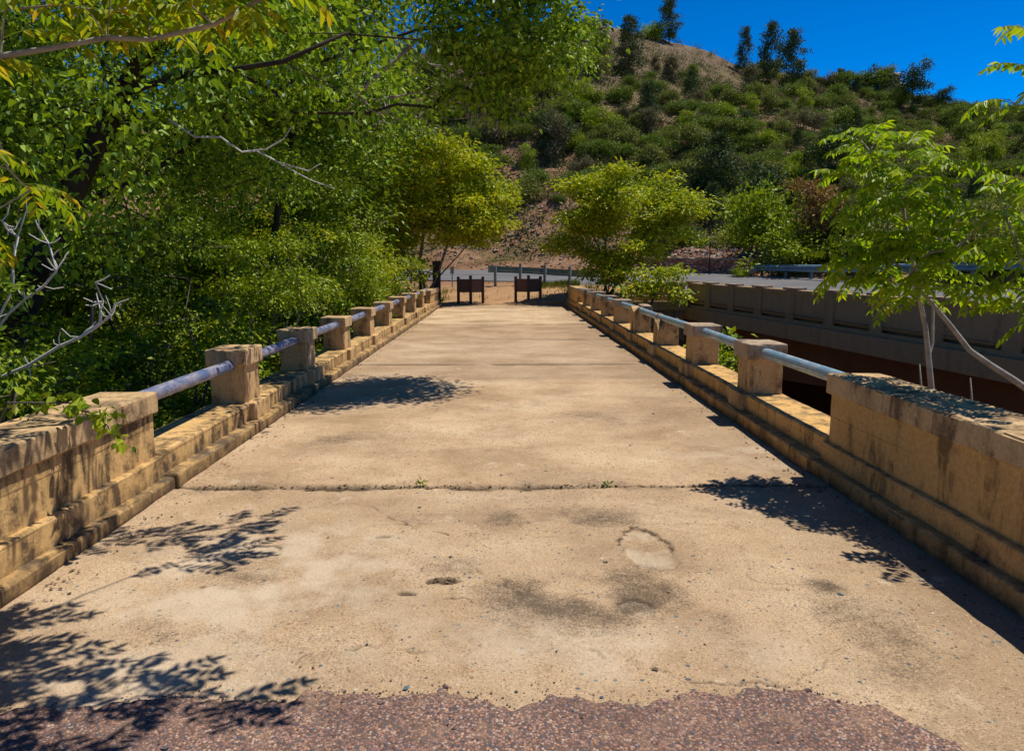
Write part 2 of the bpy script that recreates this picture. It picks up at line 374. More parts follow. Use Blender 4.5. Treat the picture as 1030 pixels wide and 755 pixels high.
M['road'] = m_simple('road_asphalt', (0.10, 0.098, 0.102), (0.155, 0.15, 0.152), 0.8, 0.9, 0, 0.3)
M['rail'] = m_simple('galvanised_rail', (0.15, 0.26, 0.35), (0.26, 0.38, 0.46), 3, 0.45, 0.4, 0.1, 0.5)
M['railpost'] = m_simple('galvanised_post', (0.17, 0.27, 0.33), (0.27, 0.37, 0.42), 3, 0.5, 0.3, 0.1, 0.5)
M['signbrown'] = m_panelwood('brown_sign_paint', (0.085, 0.038, 0.025), (0.13, 0.06, 0.04))
M['signpanel'] = m_panelwood('sign_panel_back', (0.15, 0.075, 0.052), (0.20, 0.105, 0.075))
M['darkwood'] = m_panelwood('dark_wood', (0.035, 0.022, 0.014), (0.065, 0.042, 0.028))
M['ground'] = m_ground()
M['bark_dark'] = m_simple('dark_bark', (0.028, 0.021, 0.016), (0.075, 0.058, 0.045), 5, 0.95, 0, 0.9, 0.1, (1, 1, 0.3), 0.03)
M['bark_pale'] = m_simple('pale_bark', (0.20, 0.17, 0.14), (0.42, 0.37, 0.32), 9, 0.85, 0, 0.5, 0.2, (1, 1, 1), 0.01)
M['bark_grey'] = m_simple('grey_bark', (0.11, 0.09, 0.07), (0.21, 0.175, 0.14), 7, 0.9, 0, 0.6, 0.1, (1, 1, 0.4), 0.02)
M['dead'] = m_simple('bleached_wood', (0.42, 0.39, 0.36), (0.62, 0.58, 0.54), 10, 0.8, 0, 0.4, 0.2)
M['leaf_cotton'] = m_leaf('cottonwood_leaf', [(0.05, (0.025, 0.060, 0.006)), (0.28, (0.080, 0.161, 0.010)), (0.50, (0.218, 0.331, 0.017)), (0.9, (0.336, 0.442, 0.030))], 0.28)
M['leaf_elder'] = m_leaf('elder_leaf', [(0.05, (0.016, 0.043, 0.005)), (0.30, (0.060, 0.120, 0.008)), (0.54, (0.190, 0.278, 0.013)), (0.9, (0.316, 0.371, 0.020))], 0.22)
M['leaf_yellow'] = m_leaf('yellow_green_leaf', [(0.05, (0.10, 0.14, 0.008)), (0.30, (0.24, 0.31, 0.011)), (0.60, (0.44, 0.48, 0.015)), (0.90, (0.52, 0.45, 0.02)), (0.99, (0.48, 0.22, 0.025))], 0.3)
M['leaf_heaven'] = m_leaf('heaven_leaf', [(0.1, (0.104, 0.200, 0.009)), (0.45, (0.221, 0.335, 0.012)), (0.8, (0.356, 0.431, 0.016)), (0.93, (0.459, 0.460, 0.022)), (0.98, (0.668, 0.249, 0.029))], 0.5, 0.45)
M['leaf_heaven_warm'] = m_leaf('heaven_leaf_warm', [(0.1, (0.101, 0.158, 0.008)), (0.4, (0.210, 0.298, 0.012)), (0.7, (0.353, 0.382, 0.016)), (0.85, (0.504, 0.354, 0.024)), (0.97, (0.420, 0.186, 0.024))], 0.5, 0.45)
M['leaf_oak'] = m_leaf('scrub_oak_leaf', [(0.1, (0.068, 0.114, 0.015)), (0.5, (0.137, 0.198, 0.024)), (0.9, (0.239, 0.285, 0.038))], 0.15, 0.6, 0.3)
M['leaf_olive'] = m_leaf('olive_shrub_leaf', [(0.1, (0.106, 0.122, 0.025)), (0.5, (0.190, 0.210, 0.042)), (0.9, (0.283, 0.294, 0.063))], 0.15, 0.6, 0.3)
M['leaf_scrub'] = m_leaf('low_scrub_leaf', [(0.1, (0.05, 0.06, 0.02)), (0.35, (0.085, 0.105, 0.025)), (0.65, (0.13, 0.15, 0.035)), (0.8, (0.16, 0.13, 0.06)), (0.95, (0.20, 0.15, 0.08))], 0.12, 0.7, 0.08)
M['leaf_juniper'] = m_leaf('juniper_leaf', [(0.1, (0.032, 0.058, 0.018)), (0.5, (0.061, 0.098, 0.029)), (0.9, (0.112, 0.152, 0.041))], 0.08, 0.7, 0.3)
M['leaf_grey'] = m_leaf('grey_shrub_leaf', [(0.1, (0.105, 0.096, 0.049)), (0.5, (0.175, 0.149, 0.077)), (0.9, (0.263, 0.228, 0.119))], 0.1, 0.7, 0.3)
M['leaf_bright'] = m_leaf('bright_shrub_leaf', [(0.1, (0.104, 0.170, 0.006)), (0.5, (0.229, 0.310, 0.010)), (0.9, (0.395, 0.430, 0.016))], 0.2, 0.5, 0.3)
M['leaf_brown'] = m_leaf('brown_shrub_leaf', [(0.1, (0.153, 0.088, 0.035)), (0.5, (0.272, 0.144, 0.056)), (0.9, (0.340, 0.224, 0.084))], 0.15, 0.6, 0.3)
M['grass'] = m_leaf('grass_blade', [(0.1, (0.07, 0.11, 0.012)), (0.6, (0.15, 0.19, 0.02)), (0.95, (0.30, 0.25, 0.08))], 0.25, 0.6)
M['stones'] = m_vary('loose_stones', [(0.0, (0.36, 0.27, 0.18)), (0.14, (0.16, 0.11, 0.08)), (0.4, (0.32, 0.22, 0.15)), (0.5, (0.09, 0.16, 0.19)), (0.73, (0.46, 0.38, 0.28)), (0.76, (0.07, 0.055, 0.05)), (0.9, (0.34, 0.17, 0.11))])
M['chips'] = m_vary('asphalt_chips', [(0.0, (0.20, 0.125, 0.115)), (0.3, (0.11, 0.08, 0.08)), (0.55, (0.30, 0.20, 0.17)), (0.75, (0.14, 0.12, 0.14)), (0.9, (0.06, 0.05, 0.05))])
M['rubble'] = m_vary('red_rubble', [(0.0, (0.26, 0.13, 0.085)), (0.25, (0.34, 0.19, 0.125)), (0.5, (0.20, 0.11, 0.08)), (0.7, (0.42, 0.30, 0.22)), (0.88, (0.30, 0.25, 0.21))], 0.95, 0.6, 6)
M['litter'] = m_vary('leaf_litter', [(0.0, (0.09, 0.06, 0.035)), (0.4, (0.16, 0.105, 0.055)), (0.7, (0.06, 0.042, 0.03)), (0.88, (0.24, 0.17, 0.09))], 0.95, 0.2, 40)
def m_stonewall():
    t = NT('red_stone_wall'); p = t.pos((1, 1, 2.2))
    vo = t.n('ShaderNodeTexVoronoi'); t.set(vo, 'Vector', p); vo.inputs['Scale'].default_value = 3.2
    rnd = t.n('ShaderNodeSeparateColor'); t.set(rnd, 0, vo.outputs['Color'])
    c = t.ramp(rnd.outputs[0], [(0, (0.46, 0.19, 0.11)), (0.3, (0.56, 0.28, 0.18)), (0.6, (0.36, 0.15, 0.10)), (0.8, (0.60, 0.40, 0.29))], 'CONSTANT')
    ed = t.voro(p, 3.2, 'DISTANCE_TO_EDGE')
    c = t.mix(t.ramp(ed, [(0.02, 0.9), (0.08, 0.0)]), c, (0.10, 0.065, 0.05))
    t.principled(c, 0.9, 0, t.bump(t.ramp(ed, [(0.0, 0.0), (0.12, 1.0)]), 0.8, 0.05), 0.15); return t.m
M['stonewall'] = m_stonewall()

# ------------------------------------------------------------------ road and terrain
NEAR = np.array([(12.5, -30), (10.5, -10), (8.9, 6), (8.2, 12), (7.3, 19), (6.42, 26.5), (6.0, 31), (4.8, 35.5), (1.5, 38.4), (-4, 40.6), (-14, 43), (-40, 46), (-90, 48)], float)
FAR = np.array([(21, -30), (19.5, -10), (18, 6), (17.5, 12), (16.8, 19), (15.6, 26.5), (14.4, 31), (12.2, 37), (8.0, 43.5), (0, 48), (-12, 51), (-40, 54), (-90, 56)], float)
NZ = np.array([.35, .35, .35, .35, .37, .42, .5, .62, .74, .78, .8, .8, .8]); FZ = NZ + .45
def dens(a, n=12):
    a = np.asarray(a, float); k = len(a); tt = np.linspace(0, k - 1, (k - 1) * n + 1); out = []
    sq = a.reshape(k, -1)
    pad = np.concatenate([2 * sq[:1] - sq[1:2], sq, 2 * sq[-1:] - sq[-2:-1]])
    for t in tt:
        i = min(int(t), k - 2); u = t - i; p0, p1, p2, p3 = pad[i:i + 4]
        out.append(0.5 * (2 * p1 + (p2 - p0) * u + (2 * p0 - 5 * p1 + 4 * p2 - p3) * u * u + (3 * p1 - p0 - 3 * p2 + p3) * u ** 3))
    return np.array(out).reshape(len(tt), *a.shape[1:])
nE, fE, nEz, fEz = dens(NEAR), dens(FAR), dens(NZ), dens(FZ)

RIDGE_PX = np.array([-300, 0, 100, 250, 400, 520, 590, 640, 700, 750, 810, 900, 1000, 1100, 1400], float)
RIDGE_PY = np.array([150, 130, 120, 100, 60, 30, 24, 32, 47, 69, 78, 96, 108, 125, 170], float)
RIDGE_T = np.array([ray(a, b) for a, b in zip(RIDGE_PX, RIDGE_PY)])
def terrain(x, y):
    x = np.asarray(x, float); y = np.asarray(y, float); sh = x.shape
    x = x.ravel(); y = y.ravel()
    ctr = np.where(x > 0, 15 + 0.55 * x, 15 + 0.2 * x); w = 12.5
    rav = 1 - smooth(0.25, 1.0, np.abs(y - ctr) / w)
    z = -0.06 - 5.2 * rav
    z = np.where(x < -2.9, z - 0.9 * smooth(-2.9, -5, x) * smooth(30, 24, y), z)
    z = np.where(y > 29.5, np.maximum(z, -0.9 * np.clip(1 - (y - 29.5) / 4, 0, 1) - 0.06), z)
    # distance past the road
    mid = (nE + fE) / 2
    d2 = (x[:, None] - mid[None, :, 0]) ** 2 + (y[:, None] - mid[None, :, 1]) ** 2
    k = np.argmin(d2, 1)
    dirv = fE[k] - nE[k]; wid = np.linalg.norm(dirv, axis=1); dv = dirv / wid[:, None]
    lat = (x - nE[k, 0]) * dv[:, 0] + (y - nE[k, 1]) * dv[:, 1]
    rz = nEz[k] + (fEz[k] - nEz[k]) * np.clip(lat / wid, -0.2, 1.2)
    onspan = (mid[k, 1] < 27.0) & (mid[k, 0] > 5)
    # approach slope up to the near edge of the road
    ap = smooth(-7.0, -0.6, lat) * (1 - onspan)
    z = z * (1 - ap) + (rz - 0.09) * ap
    # beyond the far edge
    beyond = np.clip(lat - wid - 0.8, 0, None)
    Rd = 150.0
    zr = CAM_H + np.interp(x / np.maximum(y, 5), RIDGE_T[:, 0], RIDGE_T[:, 2]) * Rd
    s = np.clip((y - 46) / (Rd - 46), 0, 1)
    prof = np.where(s < 1, (0.82 * s + 0.18 * s * s), 1)
    hz = 1.2 + (zr - 1.2) * prof - np.clip(y - Rd, 0, None) * 0.28
    bumpy = fbm(x * 0.03, y * 0.03, 0, 3, 4) * 2.6 * smooth(0.05, 0.4, s) * smooth(0.92, 0.6, s)
    small = fbm(x * 0.25, y * 0.25, 0, 9, 4) * 0.5
    bank = np.minimum(beyond * 0.5, 1.4)
    hz = np.where(y < 46, rz, hz)
    t = smooth(0, 12, beyond)
    zz = np.maximum(rz - 0.06 + bank * 0.75 + small * smooth(0, 3, beyond), hz * t + (rz - 0.06) * (1 - t)) + bumpy + small * smooth(2, 10, beyond)
    flat = (lat > -0.6)
    z = np.where(flat & ~(onspan & (lat < wid + 1.2)), np.where(beyond > 0, zz, rz - 0.06), z)
    z = np.where(onspan & (lat < wid + 1.2) & (lat > -0.6), np.minimum(z, -1.6), z)
    z = z + np.where(lat < -0.6, fbm(x * 0.8, y * 0.8, 0, 21, 3) * 0.06 * (y > 30), 0)
    # keep the ground below the old bridge
    z = np.where((np.abs(x) < 3.3) & (y < 30.2), np.minimum(z, -0.55), z)
    return z.reshape(sh)
def hit(px, py, y0=8.0, y1=260.0):
    d = ray(px, py); Y = np.linspace(y0, y1, 1500); pts = np.array([0, 0, CAM_H]) + Y[:, None] * d
    tz = terrain(pts[:, 0], pts[:, 1]); k = np.argmax(pts[:, 2] < tz)
    return pts[k] if (pts[:, 2] < tz).any() else None
def gz(x, y): return float(terrain(np.array([x]), np.array([y]))[0])

def far_edge(px, off):
    e = fE + (fE - nE) / np.linalg.norm(fE - nE, axis=1, keepdims=True) * off
    q = 508 + 760 * e[:, 0] / np.maximum(e[:, 1], 1); m = e[:, 1] > 5
    k = np.argmin(np.abs(q - px) + np.where(m, 0, 1e6))
    return np.array([e[k, 0] + (px - q[k]) / 760 * e[k, 1], e[k, 1], fEz[k]])
def axis(segs):
    out = []
    for a, b, st in segs: out.append(np.arange(a, b, st))
    return np.concatenate(out + [[segs[-1][1]]])
ax_x = axis([(-900, -200, 50), (-200, -60, 5), (-60, -20, 2), (-20, 30, 0.6), (30, 80, 1.6), (80, 240, 5), (240, 900, 50)])
ax_y = axis([(-60, -10, 5), (-10, 28, 0.8), (28, 62, 0.5), (62, 110, 1.2), (110, 175, 1.8), (175, 300, 10), (300, 1000, 60)])
X, Y = np.meshgrid(ax_x, ax_y, indexing='ij')
v, f = grid(X, Y, terrain(X, Y))
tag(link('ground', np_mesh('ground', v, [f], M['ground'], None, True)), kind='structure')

# road ribbon, a sheet over the ground
nl = 13; u = np.linspace(0, 1, nl)
RX = nE[:, None, :] + (fE - nE)[:, None, :] * u[None, :, None]
RZ = nEz[:, None] + (fEz - nEz)[:, None] * u[None, :]
v, f = grid(RX[..., 0], RX[..., 1], RZ); f = f[:, ::-1]
tag(link('road', np_mesh('road', v, [f[:, ::-1]], M['road'], None, True)), kind='structure')
mb = MB()
for off in (0.485, 0.515):
    c = nE + (fE - nE) * off; t = np.gradient(c, axis=0); t /= np.linalg.norm(t, axis=1, keepdims=True); nn = np.stack([-t[:, 1], t[:, 0]], 1) * 0.055
    zz = nEz + (fEz - nEz) * off + 0.006
    L = np.concatenate([np.c_[c + nn, zz], np.c_[c - nn, zz]]); n = len(c); i = np.arange(n - 1)
    mb.add(L, np.stack([i, i + 1, i + 1 + n, i + n], 1))
tag(mb.build('road_marking', m_simple('worn_yellow_paint', (0.30, 0.22, 0.05), (0.42, 0.32, 0.09), 3)), kind='structure')

# ------------------------------------------------------------------ old bridge deck
JOINTS = [(G(430, 490)[1], 1.0), (G(500, 402)[1], 0.12), (G(640, 366)[1], 0.6), (G(600, 341)[1], 0.45), (G(500, 326)[1], 0.6)]
def deck_relief(x, y):
    z = fbm(x * 1.3, y * 1.3, 0, 40, 3) * 0.004 + fbm(x * 14, y * 14, 0, 44, 3) * 0.0016
    hol = np.zeros_like(z); spall = np.zeros_like(z); stain = np.zeros_like(z)
    for k, (yj, w) in enumerate(JOINTS):
        d = np.abs(y - yj - (fbm(x * 1.2, 0 * x + k * 9, 0, 50 + k, 3) * 0.012 + fbm(x * 18, y * 18, 0, 55 + k, 3) * 0.012) * (0.6 + w))
        wid = (0.012 + 0.030 * np.clip(fbm(x * 1.7, 0 * x + 3.3 * k, 0, 60 + k, 3) + 0.25, 0, 1)) * (0.5 + 0.8 * w)
        if k == 0: wid = wid * np.where(x < 0.2, 1.3, 0.85)
        if k > 1: wid = np.maximum(wid, 0.05 + 0.02 * k)
        g = np.exp(-(d / wid) ** 2) * np.clip(w * 1.4, 0, 1) * np.clip((1.15 if k == 0 else 0.75) + fbm(x * 3, y * 3, 0, 70 + k, 2) * 0.8, 0, 1)
        z -= g * 0.024; hol = np.maximum(hol, g)
        if k == 0:
            halo = np.exp(-(d / 0.10) ** 2) * np.clip(fbm(x * 5, y * 5, 0, 90, 4) + 0.15, 0, 1) * 0.7; hol = np.maximum(hol, halo)
    def spal(px, py, rx, ry, dep, sd):
        nonlocal z, hol, spall
        c = G(px, py); a = np.arctan2((y - c[1]) / ry, (x - c[0]) / rx)
        r = np.hypot((x - c[0]) / rx, (y - c[1]) / ry) + 0.16 * fbm(x * 6, y * 6, 0, sd, 3) + 0.07 * fbm(x * 45, y * 45, 0, sd + 1, 3)
        m = 1 - smooth(0.88, 1.0, r)
        z -= m * dep * (0.65 + 0.35 * np.sin(a)); spall = np.maximum(spall, m * 0.55 * np.clip(0.6 + fbm(x * 7, y * 7, 0, sd + 9, 3), 0, 1))
        rim = np.exp(-((r - 1.0) / 0.075) ** 2) * np.clip(np.sin(a) * 1.4 + 0.1 + 1.0 * fbm(x * 14, y * 14, 0, sd + 3, 3), 0, 1)  # far rim darkened: shade of the broken edge painted into the mask
        hol = np.maximum(hol, rim * 1.2); z -= rim * 0.010
    spal(650, 553, 0.15, 0.32, 0.016, 101)
    spal(640, 611, 0.085, 0.11, 0.014, 111)
    spal(262, 556, 0.13, 0.12, 0.004, 121)
    for px, py, rx, ry in ((444, 584, .085, .045), (408, 597, .05, .022), (385, 540, .05, .02), (232, 592, .03, .012), (205, 590, .03, .015)):
        c = G(px, py); r = np.hypot((x - c[0]) / rx, (y - c[1]) / ry) + .35 * fbm(x * 20, y * 20, 0, 301, 3); m = 1 - smooth(.8, 1.05, r); z -= m * .014; hol = np.maximum(hol, m * .95)
    for px, py, rx, ry, am in ((265, 585, .75, .8, .8), (120, 690, .5, .3, .7), (330, 545, .5, .35, .6), (650, 660, .8, .25, .5), (520, 640, .9, .3, .45), (760, 455, .9, .5, .4)):
        c = G(px, py); r = np.hypot((x - c[0]) / rx, (y - c[1]) / ry)
        spall = np.maximum(spall, am * np.exp(-r ** 2) * np.clip(0.35 + 1.1 * fbm(x * 5, y * 5, 0, 331, 5), 0, 1))
    # meandering hairline cracks
    for pts, wd in [([(40, 640), (120, 600), (210, 560), (300, 505)], .0035), ([(120, 690), (210, 660), (300, 640), (420, 660), (500, 650)], .0035), ([(770, 700), (830, 650), (905, 640), (960, 660)], .0035), ([(420, 530), (540, 540), (610, 525), (740, 530)], .0035), ([(330, 470), (480, 450), (600, 470), (760, 455)], .0035), ([(300, 420), (420, 430), (560, 415), (690, 430)], .0035), ([(455, 560), (520, 600), (560, 640), (590, 660)], .006), ([(600, 690), (640, 660), (700, 690), (800, 690)], .006),
                    ([(330, 620), (420, 600), (500, 612), (610, 598)], .005), ([(240, 520), (360, 505), (455, 545)], .006),
                    ([(745, 545), (770, 585), (830, 600)], .007), ([(300, 670), (340, 650), (430, 660)], .006)]:
        w = np.array([G(*p)[:2] for p in pts]); dm = np.full(z.shape, 9.0)
        wx = x + fbm(x * 5, y * 5, 0, 131, 4) * 0.06; wy = y + fbm(x * 5, y * 5, 0, 141, 4) * 0.06
        for a, b in zip(w[:-1], w[1:]):
            ab = b - a; tt = np.clip(((wx - a[0]) * ab[0] + (wy - a[1]) * ab[1]) / (ab @ ab), 0, 1)
            dm = np.minimum(dm, np.hypot(wx - a[0] - tt * ab[0], wy - a[1] - tt * ab[1]))
        g = np.exp(-(dm / wd) ** 2) * np.clip(0.55 + fbm(x * 8, y * 8, 0, 151, 2), 0, 1); z -= g * 0.008; hol = np.maximum(hol, g * (0.9 if wd > .004 else 0.6))
    # grime stains: their own shapes
    for px, py, rx, ry, am in [(590, 600, 0.55, 0.35, .9), (670, 590, .35, .28, .8), (250, 575, .3, .25, .45), (825, 590, .16, .12, .8), (444, 584, .075, .05, 1.), (408, 597, .05, .03, .9),
                               (800, 620, .6, .5, .45), (560, 520, .9, .25, .55), (900, 660, .4, .5, .5), (200, 640, .7, .3, .35), (480, 570, .4, .3, .4), (350, 440, .9, .6, .35), (620, 420, .8, .8, .3)]:
        c = G(px, py); r = np.hypot((x - c[0]) / rx, (y - c[1]) / ry)
        stain = np.maximum(stain, am * np.exp(-r ** 2))
    stain = stain * np.clip(0.75 + 0.7 * fbm(x * 3, y * 3, 0, 171, 4), 0.1, 1.2)
    return z, np.clip(hol, 0, 1), np.clip(spall, 0, 1), np.clip(stain, 0, 1)
V, Fs, HO, SP, SN = [], [], [], [], []; n0 = 0
for y0, y1, nx, ny in ((-6, 2.0, 60, 60), (2.0, 6.4, 520, 470), (6.4, 10.0, 220, 180), (10.0, 30.3, 90, 420)):
    X, Y = np.meshgrid(np.linspace(-2.47, 2.47, nx), np.linspace(y0, y1, ny), indexing='ij')
    z, ho, sp, sn = deck_relief(X, Y); fade = smooth(0, 0.3, np.minimum(Y - y0, y1 - Y))
    if y1 > 20: fade = np.where(Y > 20, 1, fade)
    v, f = grid(X, Y, z * fade); V.append(v); Fs.append(f + n0); n0 += len(v); HO.append(ho.ravel()); SP.append(sp.ravel()); SN.append(sn.ravel())
me = np_mesh('bridge_deck', np.concatenate(V), [np.concatenate(Fs)], M['deck'], None, True)
for nm, arr in (('hollow', HO), ('spall', SP), ('stain', SN)):
    a = me.attributes.new(nm, 'FLOAT', 'POINT'); a.data.foreach_set('value', np.concatenate(arr).astype(np.float32))
tag(link('bridge_deck', me), kind='structure')
mb = MB(); mb.box(-2.95, 2.95, -6, 30.3, -0.42, -0.06); mb.box(-2.7, -2.3, 3, 27, -1.1, -0.424); mb.box(2.3, 2.7, 3, 27, -1.1, -0.424)
mb.box(-2.9, 2.9, -6, 3.4, -5.5, -0.428); mb.box(-2.9, 2.9, 26.6, 30.2, -5.5, -0.428)
tag(mb.build('bridge_substructure', M['slab']), kind='structure')

# old asphalt remnant with a ragged edge
EDGE = [(-40, 726), (30, 717), (136, 707), (272, 702), (353, 697), (454, 705), (510, 714), (636, 706), (682, 699), (772, 694), (833, 701), (873, 708), (914, 727), (974, 756), (1010, 800)]
EW = np.array([G(*p) for p in EDGE])
def asphalt_edge(x): return np.interp(x, EW[:, 0], EW[:, 1]) + fbm(x * 4, 0 * x, 0, 201, 4) * 0.045 + fbm(x * 17, 0 * x, 0, 205, 4) * 0.024
xs = np.linspace(-2.42, EW[-1, 0], 330); tt = np.concatenate([[0, 0.004, 0.010, 0.02, 0.035], np.linspace(0.06, 1.3, 120), [3.0, 7.5]])
Xa = np.repeat(xs[:, None], len(tt), 1); ye = asphalt_edge(xs)
Ya = np.maximum(ye[:, None] - tt[None, :], -6)
hgt = 0.004 + 0.013 * smooth(0, 0.03, tt)[None, :] + fbm(Xa * 25, Ya * 25, 0, 210, 3) * 0.004 * (tt > 0.003)
hgt[:, 0] = -0.006
v, f = grid(Xa, Ya, hgt)
tag(link('asphalt_patch', np_mesh('asphalt_patch', v, [f[:, ::-1]], M['chip'], None, True)), kind='structure')

# loose stones, chips and litter (stuff)
def blobs(pts, size, mat, name, seed, flat=0.6):
    r = np.random.default_rng(seed)
    base = np.array([(1, 0, 0), (-1, 0, 0), (0, 1, 0), (0, -1, 0), (0, 0, 1), (0, 0, -1), (.7, .7, .4), (-.7, .7, .4), (-.7, -.7, .4), (.7, -.7, .4)], float)
    fo = np.array([(0, 6, 4), (6, 2, 4), (2, 7, 4), (7, 1, 4), (1, 8, 4), (8, 3, 4), (3, 9, 4), (9, 0, 4), (6, 0, 5), (2, 6, 5), (7, 2, 5), (1, 7, 5), (8, 1, 5), (3, 8, 5), (9, 3, 5), (0, 9, 5)])
    n = len(pts); size = np.broadcast_to(size, (n,))
    b = base[None] * (1 + r.uniform(-.3, .3, (n, 10, 1))) * r.uniform(0.55, 1.2, (n, 1, 3)); b[..., 2] *= flat
    a = r.uniform(0, 6.28, n); ca, sa = np.cos(a)[:, None], np.sin(a)[:, None]
    x = b[..., 0] * ca - b[..., 1] * sa; y = b[..., 0] * sa + b[..., 1] * ca
    v = np.stack([x, y, b[..., 2]], -1) * size[:, None, None] + np.asarray(pts)[:, None, :]
    f = fo[None] + (np.arange(n) * 10)[:, None, None]
    return np_mesh(name, v.reshape(-1, 3), [f.reshape(-1, 3)], mat)
n = 800; px = rng.uniform(-2.35, 2.35, n); py = 1.8 + rng.uniform(0, 1, n) ** 1.8 * 9
sz = rng.uniform(0.0025, 0.0065, n) * np.where(rng.random(n) < 0.09, 2.6, 1.0)
tag(link('loose_stones', blobs(np.c_[px, py, sz * 0.2], sz, M['stones'], 'loose_stones', 1, 0.35)), kind='stuff')
n = 1000; px = rng.uniform(-2.4, EW[-2, 0], n); e = asphalt_edge(px); py = e + np.where(rng.random(n) < 0.35, rng.exponential(0.025, n), -rng.uniform(0, 0.55, n))
sz = rng.uniform(0.0015, 0.006, n) * np.where(rng.random(n) < .06, 2.4, 1); z = np.where(py < e - 0.02, 0.018, 0.002)
tag(link('asphalt_chips', blobs(np.c_[px, py, z], sz, M['chips'], 'asphalt_chips', 2)), kind='stuff')
def deck_edge_pts(n, lo, hi, side):
    y = rng.uniform(lo, hi, n); return np.c_[side * (2.38 - np.abs(rng.normal(0, 0.09, n))), y, np.full(n, 0.004)]
yj = JOINTS[0][0]; n = 420; xj = rng.uniform(-2.3, 2.3, n)
jp = np.c_[xj, yj + fbm(xj * 1.2, 0 * xj, 0, 50, 3) * 0.018 + rng.normal(0, 0.035, n), np.full(n, 0.0)]
lp = np.concatenate([deck_edge_pts(700, 1.5, 29, -1), deck_edge_pts(700, 1.5, 29, 1), jp, np.c_[G(444, 584)[0] + rng.normal(0, .035, 40), G(444, 584)[1] + rng.normal(0, .022, 40), np.zeros(40)]])
tag(link('leaf_litter', blobs(lp, rng.uniform(0.004, 0.013, len(lp)), M['litter'], 'leaf_litter', 3, 0.35)), kind='stuff')

